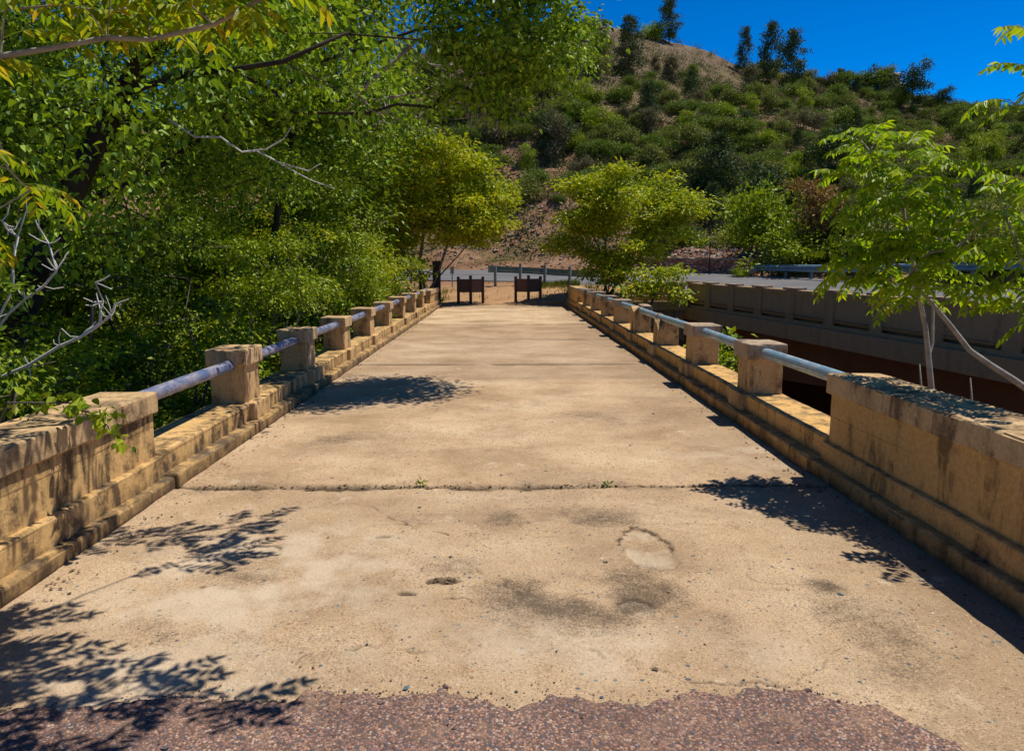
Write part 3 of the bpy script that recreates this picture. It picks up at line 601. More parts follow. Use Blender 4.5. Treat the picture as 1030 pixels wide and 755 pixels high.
# ------------------------------------------------------------------ parapets
PITCH_Y = 2.37
def parapet(side, y_first, y_near_end, y_far0, y_far1, ztop, label, pipe_mat, broken):
    s = side
    root = empty('concrete_parapet', (s * 2.7, 12, 0), label, 'parapet')
    def sx(a, b): return (a, b) if s > 0 else (-b, -a)
    zc, zp = (0.13, 0.30) if s > 0 else (0.11, 0.275)
    ze_c, ze_p = (0.115, 0.262) if s > 0 else (0.09, 0.25)
    sd = 300 if s > 0 else 400; wm = M['wall_orange'] if s > 0 else M['wall']
    mb = MB(); mb.rbox(*sx(2.42, 2.95), y_near_end + 0.002, y_far0, -0.05, zc, 0.02, 0.16, 0.006, 0.022, sd); mb.build('curb', wm, root, 'crisp')
    mb = MB(); mb.rbox(*sx(2.53, 2.93), y_near_end + 0.002, y_far0, zc - 0.03, zp, 0.018, 0.16, 0.005, 0.016, sd + 1); mb.build('plinth', wm, root, 'crisp')
    for (a, b, k) in ((-5.0, y_near_end, 0), (y_far0, y_far1, 1)):
        w = MB(); w.rbox(*sx(2.565, 2.93), a, b, ze_p - 0.03, ztop - 0.14, 0.012, 0.10, 0.005, 0.01, sd + 7 + k); wo_ = w.build('end_wall', wm, root, 'crisp')
        c = MB(); c.rbox(*sx(2.44, 2.955), a, b + 0.012, -0.05, ze_c, 0.02, 0.10, 0.008, 0.03, sd + 11 + k); c.build('curb', wm, root, 'crisp')
        c = MB(); c.rbox(*sx(2.515, 2.94), a, b + 0.006, ze_c - 0.03, ze_p, 0.014, 0.10, 0.005, 0.014, sd + 13 + k); c.build('plinth', wm, root, 'crisp')
        # coping poured in lengths
        cuts = [a] + [q for q in (2.9, 4.95) if a < q < b] + [b + 0.03]
        for q, (c0, c1) in enumerate(zip(cuts[:-1], cuts[1:])):
            if q == len(cuts) - 2 and k == 0: c0 += 0.004
            o = MB(); o.rbox(*sx(2.535, 2.96), c0 + 0.002, c1 - 0.002, ztop - 0.155, ztop, 0.015, 0.09, 0.004, 0.02, sd + 20 + q)
            ob = o.build('coping', M['coping'], wo_, 'crisp'); ob.location = (0, 0, 0)
    n = 8
    ends = [y_near_end] ; starts = []
    for k in range(n):
        y0 = y_first + k * PITCH_Y; y1 = y0 + 0.46; bk = broken.get(k)
        starts.append(y0); ends.append(y1)
        jit = lambda q: (random.uniform(-q, q))
        lean = jit(0.012)
        def skew(p, lean=lean, y0=y0): p = p.copy(); p[:, 0] += s * lean * (p[:, 2] - 0.3) * 2; return p
        top = (0.835 if s > 0 else 0.805) + jit(0.01)
        fnb = None
        if bk is not None:
            def fnb(p, bk=bk, y0=y0):
                p = skew(p); lim = (0.70 if bk > .8 else 0.79) - 0.16 * np.clip((2.70 - np.abs(p[:, 0])) / 0.12, 0, 1) * np.clip(1 - (p[:, 1] - y0) / 0.30, 0, 1) * bk + 0.035 * fbm(p[:, 0] * 9, p[:, 1] * 9, 0, 77, 3)
                p[:, 2] = np.minimum(p[:, 2], lim + 0.15 * (p[:, 2] - lim) * (p[:, 2] > lim)); return p
        b = MB(); b.rbox(*sx(2.565, 2.905), y0, y1, zp - 0.01, top - 0.14 if bk is None else top - 0.03, 0.014, 0.08, 0.006, 0.02, sd + 40 + k, fnb or skew)
        po = b.build('post', M['post'], root, 'crisp')
        q = MB(); q.rbox(*sx(2.474, 2.60), y0 - 0.012, y1 + 0.012, zc - 0.02, zp + 0.006, 0.012, 0.07, 0.004, 0.016, sd + 60 + k)
        o = q.build('pilaster_base', M['post'], po, 'crisp'); o.location = (0, 0, 0)
        if bk is None:
            c = MB(); c.rbox(*sx(2.53, 2.93), y0 - 0.034, y1 + 0.034, top - 0.165, top, 0.014, 0.06, 0.004, 0.024, sd + 80 + k, skew)
            o = c.build('post_cap', M['cap'] if s > 0 else M['coping'], po, 'crisp'); o.location = (0, 0, 0)
        elif bk < .8:      # what is left of a broken cap
            c = MB(); c.rbox(*sx(2.74, 2.93), y0 - 0.03, y1 + 0.034, top - 0.15, top, 0.02, 0.05, 0.014, 0.05, sd + 80 + k, skew)
            o = c.build('post_cap', M['cap'], po, 'crisp'); o.location = (0, 0, 0)
    starts.append(y_far0); 
    for k in range(n + 1):
        a, b = ends[k], starts[k]
        if k in broken: a -= 0
        if k - 1 in broken: a -= 0.47
        zpipe = 0.735 if s > 0 else 0.655 + 0.009 * k
        if a >= b: continue
        t = MB(); yy = np.linspace(a - 0.03, b + 0.03, 8); xx = np.full(8, s * 2.70); zz = zpipe + 0.004 * np.sin(yy * 1.3)
        t.tube(np.c_[xx, yy, zz], 0.056, 18); rl = t.build('pipe_rail', pipe_mat, root, 'crisp')
        if k == 3 and s > 0:
            t = MB(); t.tube([(s * 2.70, a + 0.55, zpipe), (s * 2.70, a + 0.63, zpipe)], 0.066, 18); o = t.build('pipe_sleeve', M['cap'], rl, True); o.location = (0, 0, 0)
    return root
parapet(1, 7.75, 5.82, 26.75, 30.4, 0.80, 'concrete bridge parapet with pale galvanised pipe rails and broken posts, facing the road bridge', M['pipe_blue'], {2: 0.95, 3: 0.5})
parapet(-1, 7.40, 5.45, 26.4, 29.7, 0.725, 'long concrete bridge parapet with peeling purple pipe rails, running along the dense trees', M['pipe_purple'], {})

# ------------------------------------------------------------------ newer road bridge
A = np.array([9.3, 3.0]); B = np.array([6.42, 26.5]); dAB = B - A; LAB = np.linalg.norm(dAB); tAB = dAB / LAB; nAB = np.array([-tAB[1], tAB[0]]) # nAB points to -X
rb = empty('road_bridge', (8, 15, 0), 'newer grey concrete road bridge with panelled parapet and brown girder beyond the gap', 'bridge')
ANG = math.atan2(tAB[1], tAB[0])
def along(mb, s0, s1, o0, o1, z0, z1):
    """box in bridge coordinates: s along, o outward towards the old bridge"""
    v = []
    for s_ in (s0, s1):
        for o_ in (o0, o1):
            p = A + tAB * s_ + nAB * o_
            for z_ in (z0, z1): v.append((*p, z_))
    mb.add(v, [[0, 1, 3, 2], [4, 6, 7, 5], [0, 4, 5, 1], [2, 3, 7, 6], [0, 2, 6, 4], [1, 5, 7, 3]])
mb = MB(); along(mb, -8, LAB, -0.20, -0.03, 0.30, 0.985); mb.build('parapet_wall', M['fascia'], rb)
NP = 13; pp = LAB / NP
for k in range(-3, NP + 1):
    c = k * pp
    m1 = MB(); along(m1, c - 0.19, c + 0.19 if k < NP else c, -0.03 + 0.002, 0.022, 0.152, 0.99); o1 = m1.build('pilaster', M['fascia'], rb)
    m1 = MB(); along(m1, c - 0.30, c + 0.30 if k < NP else c + 0.02, -0.26, 0.07, 0.994, 1.045); o2 = m1.build('pilaster_cap', M['cap'], o1); o2.location = (0, 0, 0)
mb = MB(); along(mb, -8, LAB, -0.03 + 0.001, 0.008, 0.90, 0.98); mb.build('top_rail', M['fascia'], rb)
mb = MB(); along(mb, -8, LAB, -0.028, 0.015, 0.151, 0.24); mb.build('bottom_rail', M['fascia'], rb)
mb = MB(); along(mb, -8, LAB, -9.6, 0.16, -0.24, 0.15); mb.build('deck_slab', M['fascia'], rb)
mb = MB(); along(mb, -8, LAB, -9.4, -0.21, 0.151, 0.305); mb.build('roadbed', M['fascia'], rb)
g = MB(); ns = 60; ss = np.linspace(-8, LAB - 0.2, ns); zb = -2.6 + 1.5 * (1 - ((ss - 9) / 17) ** 2); 
for o0, o1 in ((-0.55, -0.25), (-5.0, -4.7), (-9.2, -8.9)):
    vs = []
    for s_, z_ in zip(ss, zb):
        for o_, zz in ((o0, z_), (o1, z_), (o1, -0.244), (o0, -0.244)): vs.append((*(A + tAB * s_ + nAB * o_), zz))
    i = np.arange(ns * 4).reshape(ns, 4)
    g.add(vs, np.stack([i[:-1], i[1:], np.roll(i[1:], -1, 1), np.roll(i[:-1], -1, 1)], -1).reshape(-1, 4), [i[0][::-1]], [i[-1]])
g.build('girder', M['girder'], rb)
w = MB(); along(w, LAB - 0.9, LAB + 1.2, -9.4, 0.02, -5.5, -0.25); w.build('abutment', M['girder'], rb)
# stepped end block at the far abutment
e = MB(); e.rbox(4.2, 6.40, 26.55, 26.85, 0.86, 1.0, 0.015, 0.15); e.rbox(4.2, 6.36, 26.62, 26.9, 0.55, 0.862, 0.012, 0.2); e.rbox(4.2, 6.38, 26.3, 26.85, 0.36, 0.552, 0.015, 0.2)
e.rbox(4.2, 6.37, 26.15, 26.85, 0.05, 0.362, 0.015, 0.2); e.rbox(4.2, 6.36, 26.45, 26.85, -4.5, 0.052, 0.015, 0.5); e.build('wing_wall', M['fascia'], rb, 'crisp')

# ------------------------------------------------------------------ guardrails
def guardrail(pts, name, label, posts, ends=False):
    pts = np.array(pts, float); root = empty(name, pts[0] - (0, 0, 0.6), label, 'guardrail')
    prof = np.array([(0, -.155), (.05, -.13), (.075, -.09), (.07, -.05), (.0, -.012), (.0, .012), (.07, .05), (.075, .09), (.05, .13), (0, .155)])
    P_ = dens(pts, 6); t = np.gradient(P_, axis=0); t /= np.linalg.norm(t, axis=1, keepdims=True)
    nn = np.stack([t[:, 1], -t[:, 0], 0 * t[:, 0]], 1)
    nm = nn * posts[0]
    v = P_[:, None, :] + nm[:, None, :] * prof[None, :, :1] + np.array([0, 0, 1.0]) * prof[None, :, 1:]
    back = v - nm[:, None, :] * 0.012
    n = len(P_); k = len(prof); i = np.arange(n * k).reshape(n, k)
    f = np.stack([i[:-1, :-1], i[1:, :-1], i[1:, 1:], i[:-1, 1:]], -1).reshape(-1, 4)
    mb = MB(); mb.add(v.reshape(-1, 3), f); mb.add(back.reshape(-1, 3), f[:, ::-1]); mb.build('beam', M['rail'], root)
    L = np.concatenate([[0], np.cumsum(np.linalg.norm(np.diff(P_, axis=0), axis=1))])
    for sdist in np.arange(0.35, L[-1], posts[1]):
        p = np.array([np.interp(sdist, L, P_[:, q]) for q in range(3)]); tv = np.array([np.interp(sdist, L, t[:, q]) for q in range(3)])
        a = math.atan2(tv[1], tv[0]); b = MB(); n_ = np.array([tv[1], -tv[0], 0]) * posts[0]
        c = p - n_ * 0.20; gr = gz(c[0], c[1]); up = 0.155 + (0.16 if random.random() < posts[2] else 0.0)
        for dx in (-0.06, 0.052): b.box(c[0] - 0.05, c[0] + 0.05, c[1] + dx, c[1] + dx + 0.008, gr - 0.2, c[2] + up, a - math.pi / 2, c)
        b.box(c[0] - 0.006, c[0] + 0.006, c[1] - 0.052, c[1] + 0.052, gr - 0.2, c[2] + up - 0.003, a - math.pi / 2, c)
        po = b.build('post', M['railpost'], root)
        b = MB(); m_ = p - n_ * 0.075; b.box(m_[0] - 0.05, m_[0] + 0.05, m_[1] - 0.06, m_[1] + 0.06, c[2] - 0.15, c[2] + 0.14, a, m_)
        o = b.build('spacer_block', M['railpost'], po); o.location = (0, 0, 0)
    b = MB(); e0 = P_[0]; a = math.atan2(t[0, 1], t[0, 0]); b.box(e0[0] - 0.03, e0[0] + 0.30, e0[1] - 0.10, e0[1] + 0.10, e0[2] - 0.17, e0[2] + 0.17, a, e0); b.build('end_terminal', M['rail'], root)
    return root
zr = 1.38
guardrail([(P(492, 270.5, 37.4)), (P(530, 272, 37.0)), (P(565, 274, 36.4)), (P(597, 276, 35.8))], 'guardrail', 'bluish steel guardrail on tall posts behind the two brown signs, at the roadside', (-1, 1.25, 0.45))
guardrail([(P(759, 269.5, 37.2)), (P(840, 270, 31.5)), (P(930, 269, 27.5)), (P(1010, 267, 25.5)), (P(1080, 265, 24.0))], 'guardrail', 'long bluish steel guardrail along the far edge of the road above the newer bridge', (1, 1.9, 0.0))

# ------------------------------------------------------------------ signs seen from behind
def sign(px, py, dxl, dxr, Y, label, bL, bR):
    c = G(px, py, 0.03) if Y is None else P(px, py, Y)
    root = empty('information_sign', c, label, 'sign', 'pair of brown sign boards at the bridge end')
    z0 = -0.15
    pts = [np.array([-dxl, bL, 0]), np.array([0, 0, 0]), np.array([dxr, bR, 0])]
    for k, q in enumerate(pts):
        b = MB(); b.rbox(q[0] - .06, q[0] + .06, q[1] - .06, q[1] + .06, z0, 1.12 + (0.05 if k == 1 else 0), 0.008, 0.3, 0.002, 0, k)
        b.build('post', M['signbrown'], root, True).location = (0, 0, 0)
    for k, (a, b_) in enumerate(zip(pts[:-1], pts[1:])):
        d = (b_ - a); L = np.linalg.norm(d); d /= L; nrm = np.array([-d[1], d[0], 0]); b = MB()
        v = []
        for s_ in (0.062, L - 0.062):
            for o_ in (-0.025, 0.025):
                for z_ in (0.47, 1.02): v.append(a + d * s_ + nrm * o_ + np.array([0, 0, z_]))
        b.add(v, [[0, 1, 3, 2], [4, 6, 7, 5], [0, 4, 5, 1], [2, 3, 7, 6], [0, 2, 6, 4], [1, 5, 7, 3]])
        pn = b.build('panel', M['signpanel'], root); pn.location = (0, 0, 0)
    return root
sign(473.5, 305.5, 0.52, 0.50, 31.6, 'low brown winged sign board, back view, near the trees at the bridge end', 0.18, 0.28)
sign(531.5, 305.0, 0.53, 0.52, 31.8, 'low brown winged sign board, back view, with sunlit reddish panel in front of the guardrail', 0.24, 0.46)
b = MB(); c = P(439.5, 300, 31.3); b.rbox(c[0] - .16, c[0] + .16, c[1] - .09, c[1] + .09, -0.3, 1.75, 0.012, 0.2, 0.006)
o = b.build('wooden_post', M['darkwood'], None, True); tag(o, 'thick dark wooden post among trunks at far end of the purple railed parapet', 'post')
b = MB(); c = far_edge(713, .45); b.tube([(c[0], c[1], gz(c[0], c[1]) - 0.3), (c[0], c[1], P(713, 243, c[1])[2])], 0.035, 8)
tag(b.build('metal_post', M['darkwood']), 'thin dark metal post standing before the low red stone wall', 'post')
b = MB(); c = P(455, 290, 37.5); b.tube([(c[0], c[1], 0.2), (c[0], c[1], 1.5)], 0.03, 8); b.box(c[0] - .09, c[0] + .09, c[1] - .012, c[1] + .012, 1.15, 1.5)
tag(b.build('roadside_marker', M['rail']), 'small thin roadside marker post at the road edge behind the tree side sign', 'post')

# ------------------------------------------------------------------ red stone wall, rubble, cut bank rocks
wp = [far_edge(q, 0.75) for q in (640, 680, 720, 757)]
b = MB(); Wd = dens(np.array(wp), 10)
t = np.gradient(Wd, axis=0); t /= np.linalg.norm(t, axis=1, keepdims=True); nn = np.stack([-t[:, 1], t[:, 0], 0 * t[:, 0]], 1)
n = len(Wd); hh = 0.72 + 0.04 * fbm(np.arange(n) * 0.7, 0, 0, 5, 2)
vs = np.stack([Wd + (0, 0, -.6), Wd + np.c_[np.zeros((n, 2)), hh], Wd + nn * .4 + np.c_[np.zeros((n, 2)), hh], Wd + nn * .4 + (0, 0, -.6)], 1)
i = np.arange(n * 4).reshape(n, 4)
b.add(vs.reshape(-1, 3), np.stack([i[:-1], i[1:], np.roll(i[1:], -1, 1), np.roll(i[:-1], -1, 1)], -1).reshape(-1, 4), [i[0][::-1]], [i[-1]])
rw = empty('stone_wall', wp[0], 'low red stone retaining wall with tan coping at the far road edge', 'wall')
b.build('wall_body', M['stonewall'], rw)
b = MB(); vs = np.stack([Wd - nn * .05 + np.c_[np.zeros((n, 2)), hh + .003], Wd - nn * .05 + np.c_[np.zeros((n, 2)), hh + .08], Wd + nn * .45 + np.c_[np.zeros((n, 2)), hh + .08], Wd + nn * .45 + np.c_[np.zeros((n, 2)), hh + .003]], 1)
b.add(vs.reshape(-1, 3), np.stack([i[:-1], i[1:], np.roll(i[1:], -1, 1), np.roll(i[:-1], -1, 1)], -1).reshape(-1, 4), [i[0][::-1]], [i[-1]])
b.build('coping', M['cap'], rw)
pts = []; szs = []
for _ in range(1500):
    q = hit(rng.uniform(645, 775), rng.uniform(236, 262), 40)
    if q is not None: pts.append(q); szs.append(rng.uniform(0.08, 0.24))
for _ in range(1100):
    q = hit(rng.uniform(440, 640), rng.uniform(205, 272), 44)
    if q is not None: pts.append(q); szs.append(rng.uniform(0.05, 0.15) * (2.0 if rng.random() < 0.08 else 1))
for _ in range(700):
    q = hit(rng.uniform(480, 800), rng.uniform(60, 215), 50)
    if q is not None: pts.append(q); szs.append(rng.uniform(0.12, 0.4))
tag(link('rubble', blobs(np.array(pts), np.array(szs), M['rubble'], 'rubble', 9, 0.75)), kind='stuff')
c = hit(895, 99, 60); mb = MB()
for k, (dx, w_, h_) in enumerate(((0, 1.3, 4.4), (1.4, 1.0, 2.6), (-1.2, .9, 1.8))):
    mb.rbox(c[0] + dx - w_, c[0] + dx + w_, c[1] - 1.2, c[1] + 1.2, c[2] - 2.5, c[2] + h_, 0.5, 0.5, 0.35, 0.3, 500 + k)
tag(mb.build('rock_outcrop', m_simple('pinkish_rock', (0.50, 0.33, 0.22), (0.66, 0.47, 0.34), 0.8, 0.95, 0, 0.6), None, True), 'pinkish rock outcrop standing between dark trees on the ridge', 'rock')

# ------------------------------------------------------------------ vegetation tools
def unit(a): return a / (np.linalg.norm(a, axis=-1, keepdims=True) + 1e-9)
def leaf_mesh(pos, tip, nrm, length, width, fold=0.25, six=True):
    """leaves as folded blades: pos = stalk end, tip direction, face normal"""
    n = len(pos); tip = unit(tip); side = unit(np.cross(tip, nrm)); nrm = np.cross(side, tip)
    length = np.broadcast_to(length, (n,))[:, None]; width = np.broadcast_to(width, (n,))[:, None]
    if six:
        vs = [pos, pos + tip * length * .28 + side * width * .5 + nrm * width * fold, pos + tip * length * .66 + side * width * .38 + nrm * width * fold * .6 - nrm * length * .04,
              pos + tip * length - nrm * length * .14, pos + tip * length * .66 - side * width * .38 + nrm * width * fold * .6 - nrm * length * .04, pos + tip * length * .28 - side * width * .5 + nrm * width * fold]
        v = np.stack(vs, 1).reshape(-1, 3); b = (np.arange(n) * 6)[:, None]
        return v, [np.concatenate([b + [0, 1, 2, 3], b + [0, 3, 4, 5]])]
    vs = [pos, pos + tip * length * .42 + side * width * .5 + nrm * width * fold, pos + tip * length, pos + tip * length * .42 - side * width * .5 + nrm * width * fold]
    v = np.stack(vs, 1).reshape(-1, 3); b = (np.arange(n) * 4)[:, None]
    return v, [np.concatenate([b + [0, 1, 2], b + [0, 2, 3]])]
class Skel:
    """branch skeleton: nodes with parents; twigs join the nearest fitting node"""
    def __init__(s, r): s.p = []; s.par = []; s.rmin = []; s.r = r; s.prot = []
    def line(s, pts, parent=-1, rad=None):
        ids = []
        for k, q in enumerate(pts):
            s.p.append(np.array(q, float)); s.par.append(parent); parent = len(s.p) - 1; ids.append(parent)
            s.rmin.append(0 if rad is None else rad[0] + (rad[1] - rad[0]) * k / max(1, len(pts) - 1))
        return ids
    def attach(s, q, jit=0.12, seg=0.45, maxd=None):
        a = np.array(s.p); d = q - a; dist = np.linalg.norm(d, axis=1)
        cost = dist + 0.9 * np.clip(a[:, 2] - q[2], 0, None)
        k = int(np.argmin(cost)); L = dist[k]
        if L < 0.05: return k
        n = max(1, int(L / seg)); p0 = a[k]; pts = []
        for m in range(1, n + 1):
            t = m / n; w = p0 + (q - p0) * t + np.array([0, 0, 0.10 * L * math.sin(math.pi * t)]) + s.r.normal(0, jit * min(L, 2.0) * 0.35, 3) * (t < 1)
            pts.append(w)
        return s.line(pts, k)[-1]
    def mesh(s, mb, rtip=0.008, pw=0.42, rmax=0.5, sides=6):
        n = len(s.p); cnt = np.ones(n)
        ch = [[] for _ in range(n)]
        for k in range(n - 1, -1, -1):
            if s.par[k] >= 0: cnt[s.par[k]] += cnt[k]; ch[s.par[k]].append(k)
        rad = np.maximum(np.minimum(rtip * cnt ** pw, rmax), np.array(s.rmin))
        for k in range(n):
            if s.par[k] == -1 or len([c for c in ch[s.par[k]]]) > 1 and max(ch[s.par[k]], key=lambda c: cnt[c]) != k:
                chain = ([s.par[k]] if s.par[k] >= 0 else []) + [k]
                while ch[chain[-1]]: chain.append(max(ch[chain[-1]], key=lambda c: cnt[c]))
                chain = [c for q, c in enumerate(chain) if q == 0 or np.linalg.norm(s.p[c] - s.p[chain[q - 1]]) > 1e-4]
                if len(chain) < 2: continue
                rr = rad[chain].copy()
                if s.par[k] >= 0: rr[0] = rr[1]
                mb.tube(np.array([s.p[c] for c in chain]), rr, sides if rr[0] > 0.02 else 4, cap=False)
def lobes(r, ells, k=10, size=.40, flat=.55):
    out = []
    for e in ells:
        e = np.array(e, float); d = unit(r.normal(size=(k, 3))) * r.uniform(.25, 1.0, (k, 1)) ** .6
        for q in d:
            f = size * r.uniform(.6, 1.35); out.append((*(e[:3] + q * e[3:6]), e[3] * f, e[4] * f, e[5] * f * flat))
    return out
def ell_points(r, ells, n, shell=0.0):
    w = np.array([e[3] * e[4] * e[5] for e in ells]); w = w ** 0.8; w /= w.sum(); out = []
    for e, k in zip(ells, r.multinomial(n, w)):
        d = unit(r.normal(size=(k, 3))); q = r.uniform(shell, 1, k) ** (1 / 2.2); out.append(np.array(e[:3]) + d * q[:, None] * np.array(e[3:6]))
    return np.concatenate(out)
def thin(cl, dmin):
    keep = []
    for q in cl:
        if not keep or np.min(np.linalg.norm((np.array(keep) - q) * (1, 1, 1.5), axis=1)) > dmin: keep.append(q)
    return np.array(keep)
def leaves_at(r, cl, per, spread, L, Wd, flat=0.6, six=False, droop=0.3, up=0.55, fold=0.22):
    n = len(cl) * per; c = np.repeat(cl, per, 0)
    off = r.normal(0, 1, (n, 3)) * np.array([1, 1, flat]) * spread
    pos = c + off
    tip = unit(off + r.normal(0, 0.6, (n, 3)) * spread) + np.array([0, 0, -droop])
    nrm = np.repeat(r.normal(0, .42, (len(cl), 3)), per, 0) + r.normal(0, up * .6, (n, 3)) + np.array([0, 0, 1.0])
    s = r.uniform(0.5, 1.4, n)
    return leaf_mesh(pos, tip, nrm, L * s, Wd * s, fold, six)
def plant(name, label, cat, group, base, sk, leaf_v, leaf_f, bark, leaf, rtip=0.008, rmax=0.5, pw=0.42, crown='crown', trunk='trunk'):
    root = empty(name, base, label, cat, group); mb = MB(); sk.mesh(mb, rtip, pw, rmax); mb.build(trunk, bark, root, True)
    me = np_mesh(crown, leaf_v, leaf_f, leaf); link(crown, me, root); return root

# ------------------------------------------------------------------ big cottonwood leaning over the parapet
r = np.random.default_rng(11); sk = Skel(r)
base = P(8, 470, 9.6)
main = sk.line([base + (-.5, .1, -1.2), base, P(12, 330, 9.5), P(40, 268, 9.4), P(80, 175, 9.4), P(122, 95, 9.6), P(180, 0, 9.8), P(260, -110, 10.2)], -1, (0.22, 0.09))
sk.line([P(79, 205, 9.6), P(120, 190, 9.9), P(165, 165, 10.2), P(230, 120, 10.5), P(330, 60, 10.6), P(420, 30, 10.7), P(500, 25, 10.7), P(560, 40, 10.7)], main[4], (0.045, 0.010))
sk.line([P(122, 95, 9.6), P(185, 75, 8.4), P(235, 70, 7.8), P(285, 62, 7.4), P(347, 34, 7.8), P(420, 40, 8.2)], main[5], (0.04, 0.010))
sk.line([P(122, 95, 9.6), P(180, 30, 11), P(300, -40, 12.5), P(400, -60, 13.5)], main[5], (0.09, 0.04))
cl1 = ell_points(r, lobes(r, [(0.30, 10.7, 5.1, .85, 1.1, 1.0), (-.15, 10.7, 4.15, .8, .9, .6), (-1.1, 10.8, 4.7, 1.0, 1.1, 1.0), (0.3, 10.7, 6.1, .95, 1.1, .8), (.75, 10.5, 4.6, .4, .6, .5)], 7, .5, .6), 420)
cl1 = thin(cl1, 0.24)
tw = np.clip((508 + 760 * cl1[:, 0] / cl1[:, 1] - 400) / 60, 0.35, 1)
cl1 = cl1[r.random(len(cl1)) < tw]
cl2 = thin(ell_points(r, lobes(r, [(-4.9, 10.2, 4.3, 2.9, 2.6, 2.3), (-7.3, 10.4, 3.6, 2.6, 2.4, 2.4), (-3.3, 11.6, 5.6, 2.0, 2.0, 1.5), (-5.5, 10.5, 6.8, 3.2, 2.5, 1.4)], 16, .36), 1100), .34)

cl2 = cl2[cl2[:, 0] < -1.7 + 0 * cl2[:, 2]]
cl3 = np.array([P(px, py, Yq) for px, py, Yq in zip(r.uniform(190, 400, 34), r.uniform(0, 115, 34), r.uniform(7.8, 9.6, 34))])
cl4 = np.array([P(px, py, Yq) for px, py, Yq in zip(r.uniform(0, 220, 40), r.uniform(60, 260, 40), r.uniform(7.0, 8.6, 40))])
cls = np.concatenate([cl1, cl2, cl3, cl4])
order = np.argsort(np.linalg.norm(cls - np.array(sk.p[main[5]]), axis=1))
for k in order: sk.attach(cls[k])
# bare twigs where the crown has died back
dead = np.array([P(px, py, Yq) for px, py, Yq in zip(r.uniform(330, 520, 120), r.uniform(-20, 130, 120), r.uniform(10.2, 12.5, 120))])
sk2 = Skel(r); sk2.line([P(360, 95, 10.6), P(420, 40, 10.7), P(500, 30, 10.7)], -1, (.02, .012))
for q in dead: sk2.attach(q, 0.5, 0.2)
for q in dead[:70]: sk2.attach(q + r.normal(0, .22, 3), .5, .15)
lv, lf = leaves_at(r, np.concatenate([cl1, cl2]), 92, 0.17, 0.068, 0.050, 0.75, True, 0.5, .85)
lv2, lf2 = leaves_at(r, np.concatenate([cl3, cl4]), 40, 0.16, 0.085, 0.055, 0.9, True, 0.6)
lv = np.concatenate([lv, lv2]); lf = [np.concatenate([lf[0], lf2[0] + len(lv) - len(lv2)])]
cw = plant('cottonwood_tree', 'huge leaning cottonwood with dark trunk, its bright leaves overhanging the middle of the deck', 'tree', None, base, sk, lv, lf, M['bark_dark'], M['leaf_cotton'], 0.0045, 0.30, 0.30)
mb = MB(); sk2.mesh(mb, 0.004, .35, .03); mb.build('bare_twigs', M['bark_pale'], cw, True)

# two taller trees behind it
def big_tree(seed, base, ells, n, per, label, leafm, barkm, L=0.09, spread=0.3, name='tall_tree', group='tall broadleaf trees behind the parapet', flat=0.42, six=False, trunks=1, lob=11, lfl=.55):
    r = np.random.default_rng(seed); sk = Skel(r); base = np.array(base, float)
    c = np.mean([e[:3] for e in ells], 0)
    root_ = sk.line([base - (0, 0, 0.3)], -1, (0.10 if trunks == 1 else 0.06, 0.05))[0]
    for q in range(trunks):
        off = np.array([r.uniform(-.35, .35), r.uniform(-.3, .3), 0]) * (trunks > 1); e = ells[q % len(ells)]
        tgt = np.array(e[:3]) - (0, 0, e[5] * 0.2)
        sk.line([base + off * .5, base + off + (tgt - base) * .3 + r.normal(0, .12, 3), base + off + (tgt - base) * .65 + r.normal(0, .15, 3), tgt], root_, (0.10 if trunks == 1 else 0.045, 0.02))
    cl = thin(ell_points(r, lobes(r, ells, lob, .40, lfl), int(n * 1.7), 0.2), spread * 1.15)
    for k in np.argsort(np.linalg.norm(cl - c, axis=1)): sk.attach(cl[k])
    lv, lf = leaves_at(r, cl, per, spread, L * 1.2, L * .72, flat, six, 0.3, 0.62)
    return plant(name, label, 'tree', group, base, sk, lv, lf, barkm, leafm, 0.007, 0.25)
big_tree(21, (-6.2, 18, -2.5), [(-4.6, 18.5, 6.8, 2.6, 2.4, 2.6), (-6.0, 18, 4.4, 2.6, 2.2, 2.4), (-3.2, 19.5, 6.6, 1.5, 1.6, 2.4)], 340, 85, 'tall green tree behind the cottonwood, rising beside the middle of the purple railed parapet', M['leaf_cotton'], M['bark_dark'], 0.11, 0.34)
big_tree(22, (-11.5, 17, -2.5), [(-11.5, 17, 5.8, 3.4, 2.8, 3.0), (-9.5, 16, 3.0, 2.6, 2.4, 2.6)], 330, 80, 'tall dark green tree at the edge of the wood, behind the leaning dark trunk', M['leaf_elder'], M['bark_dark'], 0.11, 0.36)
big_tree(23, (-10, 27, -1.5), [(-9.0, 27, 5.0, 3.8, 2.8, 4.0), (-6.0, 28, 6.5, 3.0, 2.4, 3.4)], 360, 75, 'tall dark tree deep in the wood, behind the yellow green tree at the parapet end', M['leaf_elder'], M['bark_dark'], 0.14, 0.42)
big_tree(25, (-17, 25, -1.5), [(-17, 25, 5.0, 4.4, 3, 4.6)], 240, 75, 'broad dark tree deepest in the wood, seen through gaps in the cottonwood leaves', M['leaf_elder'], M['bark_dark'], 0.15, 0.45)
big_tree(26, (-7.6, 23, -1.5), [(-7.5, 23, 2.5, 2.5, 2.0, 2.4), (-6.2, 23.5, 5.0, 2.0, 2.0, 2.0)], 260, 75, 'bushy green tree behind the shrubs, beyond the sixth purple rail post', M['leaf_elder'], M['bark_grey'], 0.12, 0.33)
big_tree(27, (-6.6, 35.2, 0.2), [(-6.0, 35.5, 2.6, 2.4, 1.6, 2.2), (-8.8, 35, 3.2, 2.4, 1.8, 3.0), (-5.6, 35.2, 5.2, 2.2, 1.6, 1.8)], 260, 70, 'green roadside tree partly hidden behind the spreading yellow green tree', M['leaf_elder'], M['bark_grey'], 0.14, 0.33)
